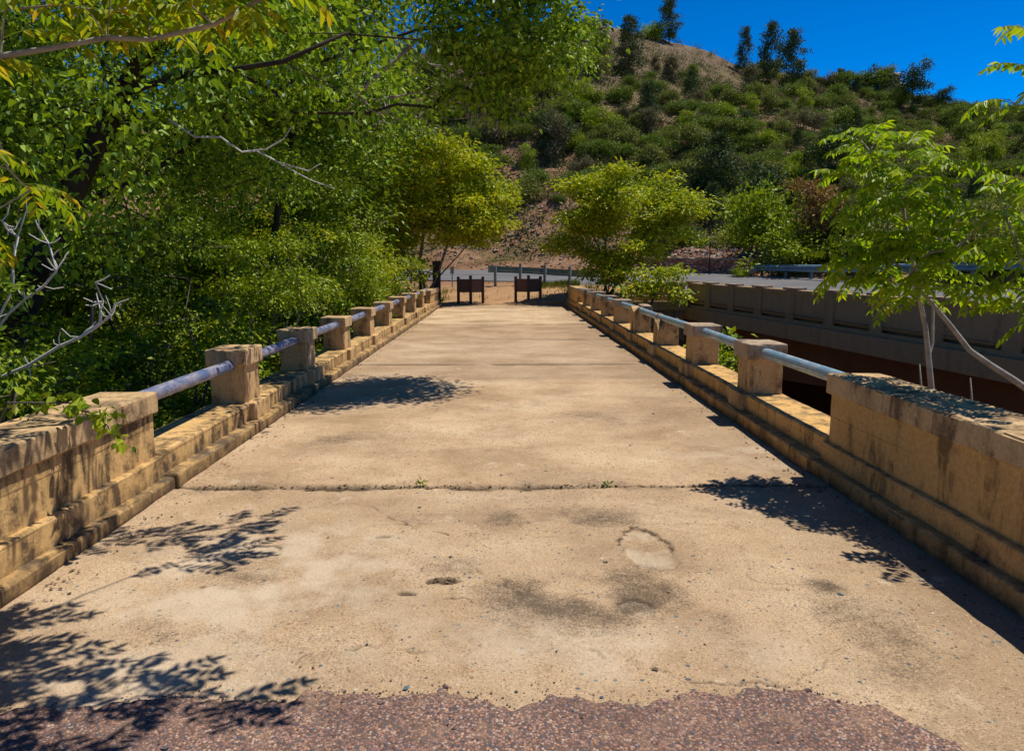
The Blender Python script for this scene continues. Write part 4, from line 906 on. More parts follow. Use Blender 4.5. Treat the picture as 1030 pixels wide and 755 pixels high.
# yellow-green multi-stem trees at the far bridge end
big_tree(31, (-3.5, 31.5, -0.1), [(-2.1, 31.5, 4.2, 2.5, 2.0, 1.7), (-4.6, 31.0, 3.4, 2.2, 2.0, 2.1), (-0.6, 32, 3.9, 1.3, 1.2, 1.1), (-3.3, 30.5, 5.6, 2.3, 1.6, 1.3), (-5.8, 29.5, 4.6, 2.0, 1.6, 2.0), (-1.6, 31.5, 2.7, 1.5, 1.2, .7), (-4.6, 30, 1.6, 1.5, 1.2, 1.1)], 420, 95, 'spreading yellow green tree with several stems at far end of the purple railed parapet', M['leaf_yellow'], M['bark_grey'], 0.13, 0.26, 'young_tree', 'yellow green trees flanking the bridge end', trunks=4, lob=12, lfl=.42, flat=.36)
big_tree(32, (4.3, 31.8, 0.0), [(5.0, 31.8, 4.2, 2.2, 2.0, 1.4), (3.4, 32, 3.6, 1.6, 1.5, 1.4), (6.6, 31.5, 3.5, 1.7, 1.5, 1.3), (4.6, 31.5, 2.1, 1.7, 1.3, 1.1), (7.4, 31, 4.1, .9, .9, .6), (4.2, 31.2, 1.3, 1.2, 1.0, .8), (6.3, 31, 2.4, 1.2, 1.0, .8)], 340, 80, 'rounded yellow green tree with many thin stems at far end of the galvanised railed parapet', M['leaf_yellow'], M['bark_grey'], 0.13, 0.25, 'young_tree', 'yellow green trees flanking the bridge end', trunks=6, lob=12, lfl=.42, flat=.36)
big_tree(33, (4.6, 25.6, -0.6), [(5.2, 25.6, 1.15, 0.8, .7, .5), (4.5, 25.5, 0.9, .6, .6, .5), (5.9, 25.2, 0.7, .5, .5, .35)], 36, 36, 'small yellow green shrub sprouting between the old parapet and the road bridge wing wall', M['leaf_yellow'], M['bark_grey'], 0.12, 0.17, 'young_shrub', None, trunks=4)
big_tree(34, (3.7, 12.3, -1.2), [(3.6, 12.4, 0.05, .5, .9, .45)], 26, 40, 'low bright green weed clump in the gap behind the broken post', M['leaf_bright'], M['bark_grey'], 0.09, 0.13, 'weed_clump', None, trunks=3)

# ------------------------------------------------------------------ understory along the parapet: five built, the rest copies
shrub_proto = []
for q in range(5):
    r = np.random.default_rng(50 + q); sk = Skel(r)
    for m in range(4):
        a = r.uniform(0, 6.28); sk.line([(0.1 * math.cos(a), 0.1 * math.sin(a), -0.6), (0.25 * math.cos(a), .25 * math.sin(a), .7), (.55 * math.cos(a), .55 * math.sin(a), 1.7), (.8 * math.cos(a), .8 * math.sin(a), 2.5)], -1, (0.035, 0.012))
    ells = [(r.uniform(-.4, .4), r.uniform(-.4, .4), 2.2, 1.35, 1.35, 1.3), (r.uniform(-.8, .8), r.uniform(-.8, .8), 1.2, 1.2, 1.2, .9), (r.uniform(-.8, .8), r.uniform(-.8, .8), 3.1, .8, .8, .8)]
    cl = thin(ell_points(r, lobes(r, ells, 9, .42, .5), 260, 0.2), 0.24)
    for k in np.argsort(np.linalg.norm(cl - (0, 0, 1.5), axis=1)): sk.attach(cl[k], 0.2)
    for _ in range(14): sk.attach(np.array([r.uniform(-1.3, 1.3), r.uniform(-1.3, 1.3), r.uniform(.8, 3)]), .3)
    lv, lf = leaves_at(r, cl, 66, 0.14, 0.090, 0.052, 0.40, False, 0.25, 0.65)
    mb = MB(); sk.mesh(mb, 0.006, 0.42, 0.06); ms = mb.mesh('stems', M['bark_grey'], True)
    shrub_proto.append((ms, [np_mesh('leaves', lv, lf, M['leaf_elder']), np_mesh('leaves', lv, lf, M['leaf_bright']), np_mesh('leaves', lv, lf, M['leaf_yellow'])]))
ordn = ['first', 'second', 'third', 'fourth', 'fifth', 'sixth', 'seventh', 'eighth', 'ninth', 'tenth', 'eleventh', 'twelfth', 'thirteenth', 'fourteenth', 'fifteenth', 'sixteenth', 'seventeenth', 'eighteenth']
rs = random.Random(5)
def shrub(x, y, z, sc, label, tone, k):
    root = empty('leafy_shrub', (x, y, z), label, 'shrub', 'leafy shrubs crowding behind the purple railed parapet')
    ms, ml = shrub_proto[k % 5]; a = rs.uniform(0, 6.28)
    for nm, me in (('stems', ms), ('leaves', ml[tone])):
        o = bpy.data.objects.new(nm, me); COL.objects.link(o); o.parent = root
    root.rotation_euler = (0, 0, a); root.scale = (sc, sc, sc * rs.uniform(.9, 1.15))
    return root
shrub(-4.0, 4.3, -1.75, .74, 'bright green shrub spilling leaves onto the solid end wall of the purple railed parapet', 1, 0)
shrub(-4.6, 5.9, -1.7, .80, 'green shrub behind the end of the solid wall where the first pipe rail starts', 0, 1)
for k in range(8):
    y = 7.4 + 2.37 * k + rs.uniform(-.3, .3)
    tone = [1, 0, 1, 1, 0, 1, 2, 1][k]; tn = ['green', 'bright green', 'yellow green'][tone]
    shrub(-4.35 - rs.uniform(0, .3), y, -1.9 + 0.14 * k, .80 + 0.03 * k, f'{tn} shrub directly behind the {ordn[k]} post of the purple railed parapet', tone, k + 2)
    if k < 7:
        tone = [0, 0, 0, 2, 0, 2, 2][k]; tn = ['dark green', 'bright green', 'yellow green'][tone]
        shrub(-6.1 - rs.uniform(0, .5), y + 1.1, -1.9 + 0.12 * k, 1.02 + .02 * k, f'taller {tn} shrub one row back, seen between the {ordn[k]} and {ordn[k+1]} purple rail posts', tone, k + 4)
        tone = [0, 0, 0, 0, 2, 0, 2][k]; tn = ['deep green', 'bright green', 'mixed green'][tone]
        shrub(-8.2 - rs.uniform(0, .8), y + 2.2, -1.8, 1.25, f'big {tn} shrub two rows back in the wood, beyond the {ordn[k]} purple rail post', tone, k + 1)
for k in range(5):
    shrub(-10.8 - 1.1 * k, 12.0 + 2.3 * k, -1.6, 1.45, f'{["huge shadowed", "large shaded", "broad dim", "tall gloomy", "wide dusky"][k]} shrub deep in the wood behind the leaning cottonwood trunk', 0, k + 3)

# bleached dead branches
sk = Skel(np.random.default_rng(3)); Yd = 6.3
b0 = P(-40, 420, Yd)
i0 = sk.line([b0 - (0, 0, 1.8), b0, P(-14, 345, Yd), P(9, 315, Yd)], -1, (.020, .012))
i1 = sk.line([P(26, 300, Yd), P(44, 288, Yd), P(57, 272, 6.2), P(64, 261, 6.2)], i0[-1], (.010, .004))
sk.line([P(53, 258, 6.3), P(49, 245, 6.3), P(43, 235, 6.35)], i1[2], (.010, .004))
i2 = sk.line([P(13, 290, 6.4), P(13, 263, 6.4), P(18, 238, 6.5), P(27, 210, 6.5)], i0[2], (.008, .003))
sk.line([P(8, 232, 6.4), P(2, 222, 6.4)], i2[2], (.007, .003))
i3 = sk.line([P(-10, 384, 6.0), P(29, 367, 5.9), P(60, 348, 5.9), P(81, 339, 5.9), P(100, 327, 5.9), P(112, 316, 5.9), P(116, 306, 5.9)], i0[1], (.012, .004))
sk.line([P(101, 312, 5.9), P(104, 303, 5.9), P(96, 284, 5.9)], i3[4], (.010, .004)); sk.line([P(92, 330, 5.9), P(112, 318, 5.8)], i3[3], (.006, .003))
rt_ = np.random.default_rng(8)
for k in list(range(3, len(sk.p))):
    for _ in range(2):
        d = unit(rt_.normal(0, 1, 3) * (1, .5, 1) + (0, 0, .5)); L_ = rt_.uniform(.05, .16)
        sk.line([sk.p[k] + d * L_ * .5 + rt_.normal(0, .01, 3), sk.p[k] + d * L_ + (0, 0, .02)], k, (.004, .002))
mb = MB(); sk.mesh(mb, 0.004, .3, .04); o = mb.build('dead_branch', M['dead'], None, True); tag(o, 'bleached bare dead branch with forked tips above the solid wall, amid green shrubs', 'dead branch')
sk = Skel(np.random.default_rng(4)); mb = MB()
i4 = sk.line([P(170, 120, 8.0), P(196, 138, 7.8), P(222, 138, 7.7), P(243, 153, 7.7), P(258, 152, 7.6), P(280, 163, 7.6), P(297, 173, 7.6), P(312, 181, 7.5), P(326, 186, 7.5), P(337, 190, 7.5)], -1, (.012, .003)); sk.line([P(268, 150, 7.6), P(285, 140, 7.6), P(293, 128, 7.7)], i4[3], (.008, .003)); sk.line([P(310, 172, 7.5), P(322, 165, 7.5)], i4[5], (.006, .003)); sk.mesh(mb, .004, .3, .04); tag(mb.build('dead_branch', M['dead'], None, True), 'pale dead branch drooping across green leaves high above the purple rails', 'dead branch')

# ------------------------------------------------------------------ tree of heaven: drooping compound leaves
def compound(r, p0, d0, L, n, leaflet, acc, rach, droop=0.9):
    d0 = unit(np.asarray(d0, float)); p = np.array(p0, float); d = d0.copy(); pts = [p.copy()]; seg = L / n
    side = unit(np.cross(d0, (0, 0, 1.0)) + 1e-4)
    for k in range(n):
        d = unit(d + np.array([0, 0, -droop / n * (0.5 + k / n)])); p = p + d * seg; pts.append(p.copy())
        if k < 1: continue
        up = unit(np.cross(side, d))
        if up[2] < 0: up = -up
        f = 0.75 + 0.4 * math.sin(math.pi * k / n)
        for s_ in (-1, 1):
            t = unit(side * s_ * 1.0 + d * 0.45 + np.array([0, 0, -0.55]) + r.normal(0, .16, 3))
            acc.append((p, t, up + side * s_ * 0.35 + r.normal(0, .25, 3), leaflet * f * r.uniform(.8, 1.15)))
    acc.append((p, d, np.array([0, 0, 1.0]) + r.normal(0, .2, 3), leaflet))
    rach.append(np.array(pts))
def heaven_tree(seed, name, label, base, lines, tips, leafm, L=(0.32, 0.46), leaflet=0.088, per=(6, 9), jit=.1, rtip=.004):
    """tips: shoot ends, each carries a whorl of compound leaves"""
    r = np.random.default_rng(seed); sk = Skel(r); ids = {}
    for nm, (pts, par, rad) in lines.items():
        pa = -1 if par is None else ids[par[0]][par[1]]; ids[nm] = sk.line(pts, pa, rad)
    acc, rach = [], []
    for q in tips:
        k = sk.attach(np.array(q), jit, .2)
        pk = sk.par[k]; g = unit(sk.p[k] - sk.p[pk]) if pk >= 0 else np.array([0, 0, 1.])
        m = r.integers(*per); a0 = r.uniform(0, 6.28)
        for j in range(m):
            a = a0 + j * 2.4; d = np.array([math.cos(a), math.sin(a), r.uniform(.1, .6)]) + g * .6
            compound(r, sk.p[k] - g * r.uniform(0, .16), d, r.uniform(*L), r.integers(7, 10), leaflet, acc, rach, r.uniform(.9, 1.7))
    pos = np.array([a[0] for a in acc]); tip = np.array([a[1] for a in acc]); nr = np.array([a[2] for a in acc]); ln = np.array([a[3] for a in acc])
    lv, lf = leaf_mesh(pos, tip, nr, ln, ln * .36, .18, True)
    root = empty(name, base, label, 'tree'); mb = MB(); sk.mesh(mb, rtip, .33, .09); mb.build('trunk', M['bark_pale'], root, True)
    mb = MB()
    for q in rach: mb.tube(q, np.linspace(.003, .0012, len(q)), 3, False)
    nb = sum(len(v) for v in mb.v); fv = [np.concatenate(x) for x in mb.f.values()]
    V_ = np.concatenate([lv] + mb.v); link('crown', np_mesh('crown', V_, lf + [x + len(lv) for x in fv], leafm), root)
    return root
bx = P(941, 470, 5.7)
tips = [P(px, py, Yq) for px, py, Yq in [
    (875, 152, 5.8), (900, 168, 5.5), (932, 152, 5.3), (862, 190, 5.8), (905, 198, 5.3), (940, 192, 5.1), (888, 130, 5.9), (925, 215, 5.2),
    (868, 250, 5.7), (900, 264, 5.5), (935, 254, 5.2), (962, 250, 5.1), (918, 290, 5.6), (878, 278, 5.6), (950, 288, 5.1), (893, 240, 5.5), (905, 302, 5.6), (855, 264, 5.7),
    (1010, 215, 4.7), (1030, 185, 4.5), (1025, 250, 4.6), (1035, 290, 4.6), (1015, 100, 5.0), (1045, 60, 5.2), (1060, 110, 4.8), (1050, 330, 4.6), (1045, 15, 5.2), (1000, 235, 4.6),
    (1060, 220, 4.6), (1085, 160, 4.6), (1080, 280, 4.6), (1070, 190, 4.2), (850, 175, 5.9), (915, 180, 5.4), (880, 170, 5.7), (950, 165, 5.3), (845, 250, 5.8), (925, 240, 5.3), (885, 255, 5.6), (940, 270, 5.2), (1000, 290, 4.8), (1020, 310, 4.8), (855, 205, 5.8), (893, 212, 5.5), (935, 205, 5.3), (865, 140, 5.9), (915, 140, 5.6), (858, 280, 5.8), (903, 285, 5.6), (930, 268, 5.4), (878, 232, 5.7), (955, 235, 5.2)]]
heaven_tree(61, 'tree_of_heaven', 'slender sapling with two pale stems and drooping feathery leaves between wall end and road bridge', bx,
    {'a': ([bx - (0, 0, 1.6), bx, P(937, 392, 5.7), P(934, 360, 5.7), P(931, 330, 5.7), P(925, 300, 5.6), P(918, 265, 5.6), P(910, 220, 5.6), P(905, 175, 5.7)], None, (.026, .010)),
     'b': ([P(1075, 425, 5.3), P(1040, 396, 5.35), P(1020, 382, 5.35), P(995, 366, 5.35), P(975, 352, 5.4), P(955, 326, 5.4), P(935, 302, 5.4), P(921, 289, 5.4), P(915, 275, 5.4)], ('a', 0), (.030, .010)),
     'c': ([P(938, 345, 5.75), P(939, 300, 5.8), P(945, 240, 5.8), P(955, 180, 5.8)], ('a', 3), (.012, .006)),
     'd': ([P(1090, 380, 5.3), P(1085, 300, 5.1), P(1070, 220, 5.0), P(1055, 140, 5.1), P(1040, 80, 5.3)], ('b', 1), (.012, .006))},
    tips, M['leaf_heaven'], (0.22, 0.36), 0.080, (4, 7))
# tree standing just out of frame beside the camera, its boughs reach in overhead
bx = np.array([-3.9, 2.6, -0.6])
tips = [P(px, py, Yq) for px, py, Yq in [(5, 10, 3.6), (60, 5, 3.7), (105, 12, 3.8), (150, 22, 3.8), (205, 14, 3.8), (250, 6, 3.7), (290, -15, 3.7), (150, -30, 3.5), (60, -30, 3.4),
    (250, -50, 3.4), (320, -55, 3.5), (30, 192, 4.4), (-40, 60, 3.6), (-30, 250, 4.3), (-50, 150, 4.0)]]
tips += [np.array(q) for q in [(-.9, 3.3, 3.15), (-.5, 3.4, 3.2), (-.1, 3.5, 3.25), (-1.2, 3.1, 3.05), (-.7, 3.0, 3.1), (-.3, 3.1, 3.2), (-1.4, 3.5, 3.2), (-1.0, 3.7, 3.3), (-.45, 2.75, 3.0), (-1.0, 2.7, 3.0), (.2, 3.3, 3.3), (-1.5, 2.8, 3.0), (-.1, 2.9, 3.2),
    (-.9, 4.0, 3.5), (-1.4, 4.2, 3.5), (-.7, 2.4, 3.0), (-1.3, 2.3, 3.0), (-.2, 2.5, 3.1), (-.8, 5.2, 4.0), (-.4, 5.3, 4.0), (-1.2, 5.1, 3.9), (-1.6, 5.3, 3.9), (0.05, 5.5, 4.1), (-.35, 4.8, 3.5), (-.2, 4.9, 3.5), (-1.75, 3.6, 2.85), (-1.9, 4.0, 2.9), (-1.8, 4.4, 3.0), (-2.1, 3.2, 2.75)]]
heaven_tree(62, 'tree_of_heaven', 'pale barked tree with long pointed yellowing leaflets reaching in overhead, closest to the viewer', bx,
    {'a': ([bx - (0, 0, .8), bx + (.05, .1, .8), bx + (.1, .3, 1.9), np.array([-3.4, 3.2, 2.2])], None, (.09, .05)),
     'b': ([P(-60, 75, 3.5), P(0, 57, 3.55), P(55, 48, 3.6), P(108, 38, 3.6), P(150, 40, 3.7), P(215, 25, 3.7)], ('a', 3), (.017, .005)),
     'c': ([np.array([-2.9, 3.1, 2.75]), np.array([-2.0, 3.1, 3.05]), np.array([-1.2, 3.15, 3.2]), np.array([-.3, 3.2, 3.3])], ('a', 3), (.035, .01)),
     'd': ([np.array([-2.6, 3.8, 3.0]), np.array([-1.9, 4.6, 3.8]), np.array([-1.1, 5.1, 4.1]), np.array([-.2, 5.4, 4.2])], ('a', 3), (.035, .01))},
    tips, M['leaf_heaven_warm'], (0.24, 0.36), 0.088, (4, 7))
# vine sprig hanging over the wall
r = np.random.default_rng(70); sk = Skel(r); sk.line([np.array([-3.1, 4.4, .5]), np.array([-2.85, 4.3, .86]), P(70, 405, 4.35), P(92, 416, 4.3), P(108, 428, 4.28), P(118, 445, 4.27)], -1, (.006, .003))
cl = np.array([P(60, 402, 4.4), P(75, 405, 4.35), P(88, 412, 4.3), P(100, 415, 4.3), P(112, 420, 4.27), P(105, 430, 4.27), P(118, 443, 4.25), P(95, 420, 4.3), P(45, 405, 4.4), P(30, 405, 4.5), P(15, 408, 4.5), P(82, 400, 4.35)])
lv, lf = leaves_at(r, cl, 9, .035, .06, .045, .8, True, .7)
plant('hanging_sprig', 'thin leafy sprig hanging over the coping of the solid tree side wall', 'sprig', None, np.array([-3.1, 4.4, .5]), sk, lv, lf, M['bark_grey'], M['leaf_bright'], .003, .01, .42, 'leaves', 'stem')
# dry twigs behind the other wall
for k, (px, y0, y1) in enumerate(((926, 388, 366), (977, 402, 380))):
    a = P(px, y0 + 30, 5.6); b_ = P(px - 1, y1, 5.6); mb = MB(); mb.tube([a - (0, 0, .6), a, (a + b_) / 2 + (.01, 0, 0), b_], [.011, .010, .008, .004], 6)
    tag(mb.build('dry_stalk', M['bark_pale'], None, True), ['short dry broken stalk close to the sapling stem behind the solid wall', 'short dry stalk under the crooked sapling stem behind the solid wall'][k], 'dry stalk')

# ------------------------------------------------------------------ hillside and roadside plants
def hill_mesh(seed, kind, leafm):
    r = np.random.default_rng(seed)
    if kind == 'round':
        ells = [(r.uniform(-.4, .4), r.uniform(-.4, .4), r.uniform(.4, .7), r.uniform(.5, .75), r.uniform(.5, .75), r.uniform(.35, .5)) for _ in range(5)]; cl = ell_points(r, lobes(r, ells, 5, .5, .8), 130, .3); sp, L, per = .12, .08, 34
    elif kind == 'tall':
        ells = [(r.uniform(-.25, .25), r.uniform(-.25, .25), z, .45, .45, .4) for z in (.5, .9, 1.3, 1.6)]; cl = ell_points(r, lobes(r, ells, 6, .5, .8), 120, .3); sp, L, per = .11, .08, 32
    elif kind == 'cone':
        z = r.uniform(0.15, 2, 150); a = r.uniform(0, 6.28, 150); q = (.70 * (1 - (z / 2.15) ** 1.6) + .08) * r.uniform(.4, 1.25, 150); cl = np.stack([q * np.cos(a), q * np.sin(a), z], 1); sp, L, per = .075, .07, 34
    else:   # pine, layered and open
        cl = []
        for z in np.linspace(.35, 2.2, 11):
            for a in r.uniform(0, 6.28, 6):
                q = (.80 - .30 * abs(z - 1.0)) * r.uniform(.35, 1.0); cl += [(q * math.cos(a), q * math.sin(a), z + r.normal(0, .06)), (q * .6 * math.cos(a), q * .6 * math.sin(a), z)]
        cl = np.array(cl); sp, L, per = .085, .075, 36
    lv, lf = leaves_at(r, cl, per, sp, L, L * .75, .7, False, 0, .7)
    sk = Skel(r); top = .5 if kind == 'round' else 1.4
    sk.line([(0, 0, -.4), (0, 0, .2), (.03, .02, top)], -1, (.06, .02))
    for q in cl[::5]: sk.attach(q, .1, .3)
    mb = MB(); sk.mesh(mb, .008, .3, .07, 4)
    bv = np.concatenate(mb.v); bf = [np.concatenate(x) for x in mb.f.values()]
    nl_ = sum(len(x) for x in lf); nb_ = sum(len(x) for x in bf)
    return np_mesh('plant', np.concatenate([lv, bv]), lf + [x + len(lv) for x in bf], [leafm, M['bark_grey']], np.r_[np.zeros(nl_, int), np.ones(nb_, int)])
HK = {'scrub_oak': ('scrub oak', 'dark green', [hill_mesh(80 + k, 'round', M['leaf_oak']) for k in range(4)]),
      'olive_bush': ('bush', 'olive', [hill_mesh(90 + k, 'round', M['leaf_olive']) for k in range(3)]),
      'juniper': ('juniper', 'blackish green', [hill_mesh(100 + k, 'cone', M['leaf_juniper']) for k in range(2)] + [hill_mesh(103, 'tall', M['leaf_juniper'])]),
      'grey_shrub': ('shrub', 'dry grey', [hill_mesh(110 + k, 'round', M['leaf_grey']) for k in range(2)] + [hill_mesh(113, 'tall', M['leaf_grey'])]),
      'bright_bush': ('bush', 'yellow green', [hill_mesh(120 + k, 'round', M['leaf_bright']) for k in range(2)] + [hill_mesh(123, 'tall', M['leaf_bright'])]),
      'pine_tree': ('pine', 'dark', [hill_mesh(130 + k, 'pine', M['leaf_juniper']) for k in range(3)]),
      'brown_bush': ('bush', 'rusty brown', [hill_mesh(140, 'tall', M['leaf_brown'])])}
def hill_plant(kind, pos, s, sz=1.0, label=None, group=None, v=None):
    meshes = HK[kind][2]; o = bpy.data.objects.new(kind, meshes[rs.randrange(len(meshes)) if v is None else v]); COL.objects.link(o)
    o.location = pos; o.rotation_euler = (0, 0, rs.uniform(0, 6.28)); o.scale = (s, s * rs.uniform(.85, 1.15), s * sz)
    return tag(o, label, HK[kind][0], group)
def pix(kind, px, py, hpx, label, sz=1.0, base_h=2.1, v=None, y0=40, group=None):
    """stand a plant on the slope so that it rises hpx pixels from (px, py)"""
    q = hit(px, py, y0)
    if q is None: return
    s = hpx / F_PX * q[1] / base_h / sz
    return hill_plant(kind, q - (0, 0, .1), s, sz, label, group, v)
pix('pine_tree', 673, 44, 41, 'rounded dark pine standing alone on the bare ridge top against the sky', 1.1, 2.3, 0)
pix('juniper', 633, 70, 50, 'tall dark juniper on the bare slope just below the lone ridge pine', 1.2, 2.1, 0)
pix('bright_bush', 656, 40, 18, 'pale green bush beside the lone ridge pine', 1, 1.2, 0)
pix('pine_tree', 748, 76, 44, 'narrow dark pine on the ridge where the grassy crest meets the trees', 1.5, 2.3, 1)
pix('pine_tree', 774, 84, 56, 'spiky dark pine rising behind the broad pine cluster on the ridge', 1.6, 2.3, 2)
pix('pine_tree', 797, 92, 56, 'broad dark pine at the front of the ridge cluster', 1.0, 2.3, 0)
pix('juniper', 886, 100, 32, 'round topped juniper on the ridge just before the pinkish rock', .9, 2.1, 2)
pix('juniper', 917, 112, 46, 'large dark juniper on the ridge just past the pinkish rock', 1.0, 2.1, 2)
pix('juniper', 948, 112, 24, 'small juniper on the ridge beyond the large dark juniper', .9, 2.1, 2)
pix('scrub_oak', 848, 92, 22, 'low round oak on the ridge between the pine cluster and the pinkish rock', 1, 1.2, 0)
pix('scrub_oak', 872, 95, 24, 'green oak on the ridge next to the round topped juniper', 1, 1.2, 1)
pix('juniper', 555, 160, 46, 'blackish juniper low on the slope beside the edge of the cottonwood leaves', .75, 2.1, 2)
pix('juniper', 765, 232, 70, 'big blackish juniper low on the slope behind the shrubs at the road', 0.95, 2.1, 2)
pix('juniper', 720, 195, 60, 'dark juniper low on the slope above the red stone wall', .95, 2.1, 1)
pix('juniper', 835, 185, 58, 'dark juniper on the lower slope above the rusty brown bush', .95, 2.1, 2)
# roadside shrubs beyond the far guardrail and above the stone wall
for kind, px, py, Yq, hpx, sz, bh, lab in [
    ('bright_bush', 745, 262, 52, 62, 1.0, 1.9, 'yellow green tree behind the stone wall end and the guardrail terminal'),
    ('bright_bush', 772, 262, 50, 112, 1.2, 1.9, 'tall yellow green tree in the row beyond the far guardrail, beside the big blackish juniper'),
    ('brown_bush', 822, 262, 48, 80, .9, 1.9, 'rusty brown half dead tree beyond the far guardrail'),
    ('bright_bush', 855, 264, 44, 62, 1.0, 1.9, 'green bush beyond the far guardrail next to the rusty brown tree'),
    ('bright_bush', 800, 266, 46, 42, .8, 1.2, 'low green bush in front of the rusty brown tree'),
    ('olive_bush', 900, 262, 42, 55, 1.0, 1.2, 'olive bush beyond the far guardrail, seen through the sapling leaves'),
    ('bright_bush', 945, 260, 40, 66, 1.0, 1.9, 'green bush beyond the far guardrail, behind the middle of the sapling crown'),
    ('olive_bush', 985, 262, 38, 60, 1.0, 1.2, 'olive bush beyond the far guardrail, near its last visible stretch'),
    ('bright_bush', 1025, 262, 36, 70, 1.0, 1.9, 'green bush beyond the far guardrail at the picture edge'),
    ('olive_bush', 668, 248, 52, 34, 1.0, 1.2, 'olive bush above the stone wall behind the rounded yellow green tree'),
    ('scrub_oak', 690, 236, 56, 30, 1.0, 1.2, 'small oak on the rubble above the red stone wall'),
    ('bright_bush', 745, 277, 36, 12, 1.0, 1.2, 'tiny dark bush on the gravel beside the guardrail terminal'),
    ('olive_bush', 875, 255, 52, 60, 1.0, 1.2, 'olive bush one row behind the far guardrail greenery'),
    ('olive_bush', 872, 262, 46, 30, 1.0, 1.2, 'low olive bush right behind the far guardrail, before the green bush'),
    ('bright_bush', 925, 262, 46, 34, 1.0, 1.2, 'low green bush right behind the far guardrail under the sapling leaves'),
    ('olive_bush', 968, 262, 46, 34, 1.0, 1.2, 'low olive bush right behind the far guardrail, half hidden by the sapling'),
    ('bright_bush', 1008, 262, 46, 36, 1.0, 1.2, 'low green bush right behind the far guardrail towards its hidden end'),
    ('olive_bush', 835, 262, 52, 70, 1.0, 1.9, 'tall olive bush one row behind the rusty brown tree'),
    ('olive_bush', 930, 255, 52, 80, 1.0, 1.9, 'tall olive bush in the second row behind the far guardrail'),
    ('olive_bush', 1000, 255, 52, 80, 1.0, 1.9, 'tall olive bush in the second row behind the outer sapling leaves'),
    ('scrub_oak', 965, 255, 56, 90, 1.0, 1.9, 'tall oak in the third row behind the sapling crown')]:
    q = far_edge(px, -.6 if hpx == 12 else {52: 5.0, 56: 7.0, 50: 3.6, 48: 3.0, 46: 1.6, 44: 2.6, 42: 2.6, 40: 2.2, 38: 1.8, 36: 2.2}[Yq]); z = gz(q[0], q[1]); s = hpx / F_PX * q[1] / bh / sz
    hill_plant(kind, (q[0], q[1], z - .1), s, sz, lab, 'roadside plants beyond the far guardrail')

# scattered slope plants: every one its own object, described by size, kind and where it stands
spots = []
def free(px, py, w):
    return all((px - a) ** 2 + (2.0 * (py - b)) ** 2 > (0.75 * (w + c)) ** 2 * .55 for a, b, c in spots)
rows = []
tries = 0
while len(rows) < 520 and tries < 32000:
    tries += 1
    px = rng.uniform(400, 1060); top = np.interp(px, RIDGE_PX, RIDGE_PY)
    py = rng.uniform(top + 3, 258)
    rel = (py - top) / (262 - top)
    if px < 640 and py > 205: continue                       # bare red cut bank
    if 640 <= px < 780 and py > 232: continue
    if py > 240 and rng.random() < .6: continue
    bare = (610 < px < 745 and rel < 0.16)                   # grassy crest
    if bare and rng.random() > 0.10: continue
    bare2 = (560 < px < 625 and 60 < py < 110) or (500 < px < 560 and py > 145)
    if bare2 and rng.random() > 0.3: continue
    wpx = rng.uniform(12, 36) * (0.75 + 0.55 * rel)
    if bare: wpx *= .45
    if not free(px, py, wpx * .5): continue
    spots.append((px, py, wpx * .5))
    q = hit(px, py, 47)
    if q is None: continue
    u_ = rng.random()
    kind = 'scrub_oak' if u_ < .52 else 'olive_bush' if u_ < .72 else 'juniper' if u_ < .78 else 'grey_shrub' if u_ < .90 else 'bright_bush'
    s = wpx / F_PX * q[1] / 1.75
    sz = rng.uniform(.85, 1.25)
    if kind == 'juniper': s *= 1.05
    rows.append((kind, q, s, sz, px, py, rel))
labs = {}
def where_h(px):
    for lim, tx in ((475, 'behind the far tree crowns'), (545, 'above the signs'), (600, 'above the nearer guardrail'), (640, 'under the bare crest'), (690, 'below the lone ridge pine'), (740, 'above the red stone wall'), (790, 'below the ridge pine cluster'),
                    (840, 'above the rusty brown tree'), (890, 'this side of the pinkish rock'), (930, 'below the pinkish rock'), (985, 'behind the sapling crown')):
        if px < lim: return tx
    return 'behind the outermost sapling leaves'
def where_v(rel): return 'near the ridge' if rel < .2 else 'high' if rel < .42 else 'midway' if rel < .62 else 'low' if rel < .82 else 'at slope foot'
for i, w in enumerate(rows):
    kind, q, s, sz, px, py, rel = w
    wd = s * 1.75
    size = 'small' if wd < 3.0 else 'medium' if wd < 4.6 else 'large'
    labs.setdefault((size, kind, where_h(px), where_v(rel)), []).append(i)
final = {}
for key, ids in labs.items():
    size, kind, wh, wv = key; nm, colr, _ = HK[kind]
    base_l = f'{size} {colr} {nm} {wv} {wh}'
    if len(ids) == 1: final[ids[0]] = base_l; continue
    ids = sorted(ids, key=lambda i: rows[i][5])
    words = ['upper', 'lower'] if len(ids) == 2 else (['topmost', 'middle', 'lowest'] if len(ids) == 3 else [f'{o_} down' for o_ in ordn[:len(ids)]])
    for w_, i in zip(words, ids): final[i] = f'{size} {colr} {nm} {wv} {wh}, {w_}'
for i, (kind, q, s, sz, px, py, rel) in enumerate(rows):
    hill_plant(kind, q - np.array([0, 0, .1 * s]), s, sz, final[i], 'shrubs and small trees dotting the hillside')

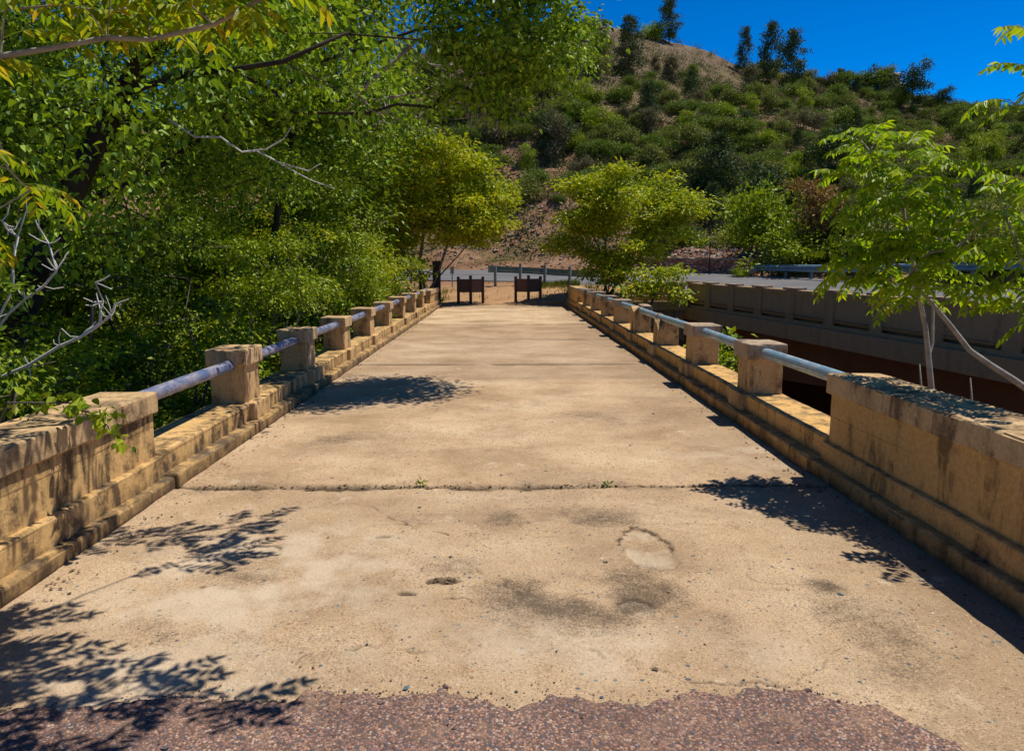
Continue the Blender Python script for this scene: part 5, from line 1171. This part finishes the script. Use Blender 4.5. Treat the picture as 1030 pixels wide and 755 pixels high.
# low brush merging the slope plants (nobody could count it)
pts = []
while len(pts) < 3400:
    px = rng.uniform(380, 1080); top = np.interp(px, RIDGE_PX, RIDGE_PY); py = rng.uniform(top, 258) if rng.random() < .8 else rng.uniform(top, top + 45)
    if px < 640 and py > 205 and rng.random() < .62: continue
    if (505 < px < 570 and py > 145 or 590 < px < 745 and py < top + 22) and rng.random() < .45: continue
    q = hit(px, py, 47)
    if q is not None: pts.append(q)
pts = np.array(pts); rb_ = np.random.default_rng(99)
sub = np.concatenate([pts + rb_.normal(0, .5, pts.shape) * (1, 1, .1) for _ in range(4)]); sub[:, 2] = terrain(sub[:, 0], sub[:, 1]) + rb_.uniform(.05, .7, len(sub))
lv, lf = leaves_at(rb_, sub, 16, .28, .20, .14, .7, False, 0, .7)
tag(link('low_brush', np_mesh('low_brush', lv, lf, M['leaf_scrub'])), kind='stuff')
# ------------------------------------------------------------------ grass (stuff)
def grass(pts, h, name, seed):
    r = np.random.default_rng(seed); n = len(pts); d = r.normal(0, .35, (n, 3)); d[:, 2] = 1; nr = r.normal(0, 1, (n, 3)); nr[:, 2] = .2
    hh = h * r.uniform(.5, 1.3, n); v, f = leaf_mesh(pts, d, nr, hh, hh * .10, .1, False); return np_mesh(name, v, f, M['grass'])
pp_ = []
for cnt, x0, x1, y0, y1, hq in ((2600, 0.6, 3.6, 35.6, 37.4, 1), (1500, -4.5, -2.6, 31, 38, 1), (2200, -9, 6, 50, 53.5, 1), (800, 2.6, 4.5, 30.5, 36, 1), (500, -3, 2.5, 33, 38, 1)):
    x = rng.uniform(x0, x1, cnt); y = rng.uniform(y0, y1, cnt); k = fbm(x * 1.1, y * 1.1, 0, 77, 3) > -.05; pp_.append(np.c_[x[k], y[k], terrain(x[k], y[k])])
tag(link('grass', grass(np.concatenate(pp_), .26, 'grass', 5)), kind='stuff')
pp_ = []
while sum(len(q) for q in pp_) < 20000:
    x = rng.uniform(0, 75, 4000); y = rng.uniform(52, 165, 4000); k = fbm(x * .15, y * .15, 0, 78, 3) > .0; pp_.append(np.c_[x[k], y[k], terrain(x[k], y[k])])
g_ = grass(np.concatenate(pp_), .55, 'dry_grass', 6); g_.materials.clear(); g_.materials.append(M['leaf_grey'])
tag(link('dry_grass', g_), kind='stuff')
# weeds rooted in the deck joint
for k, (px, lab) in enumerate(((422, 'tiny green weed in the deck crack towards the purple railed side'), (610, 'tiny dark weed in the deck crack towards the galvanised railed side'))):
    q = G(px, 489); r = np.random.default_rng(k); lv, lf = leaves_at(r, np.array([q + (0, 0, .015), q + (.015, 0, .02)]), 14, .014, .028, .014, .7, True, -.3)
    tag(link('weed', np_mesh('weed', lv, lf, M['leaf_bright' if k == 0 else 'leaf_olive'])), lab, 'weed', 'weeds in the deck crack')
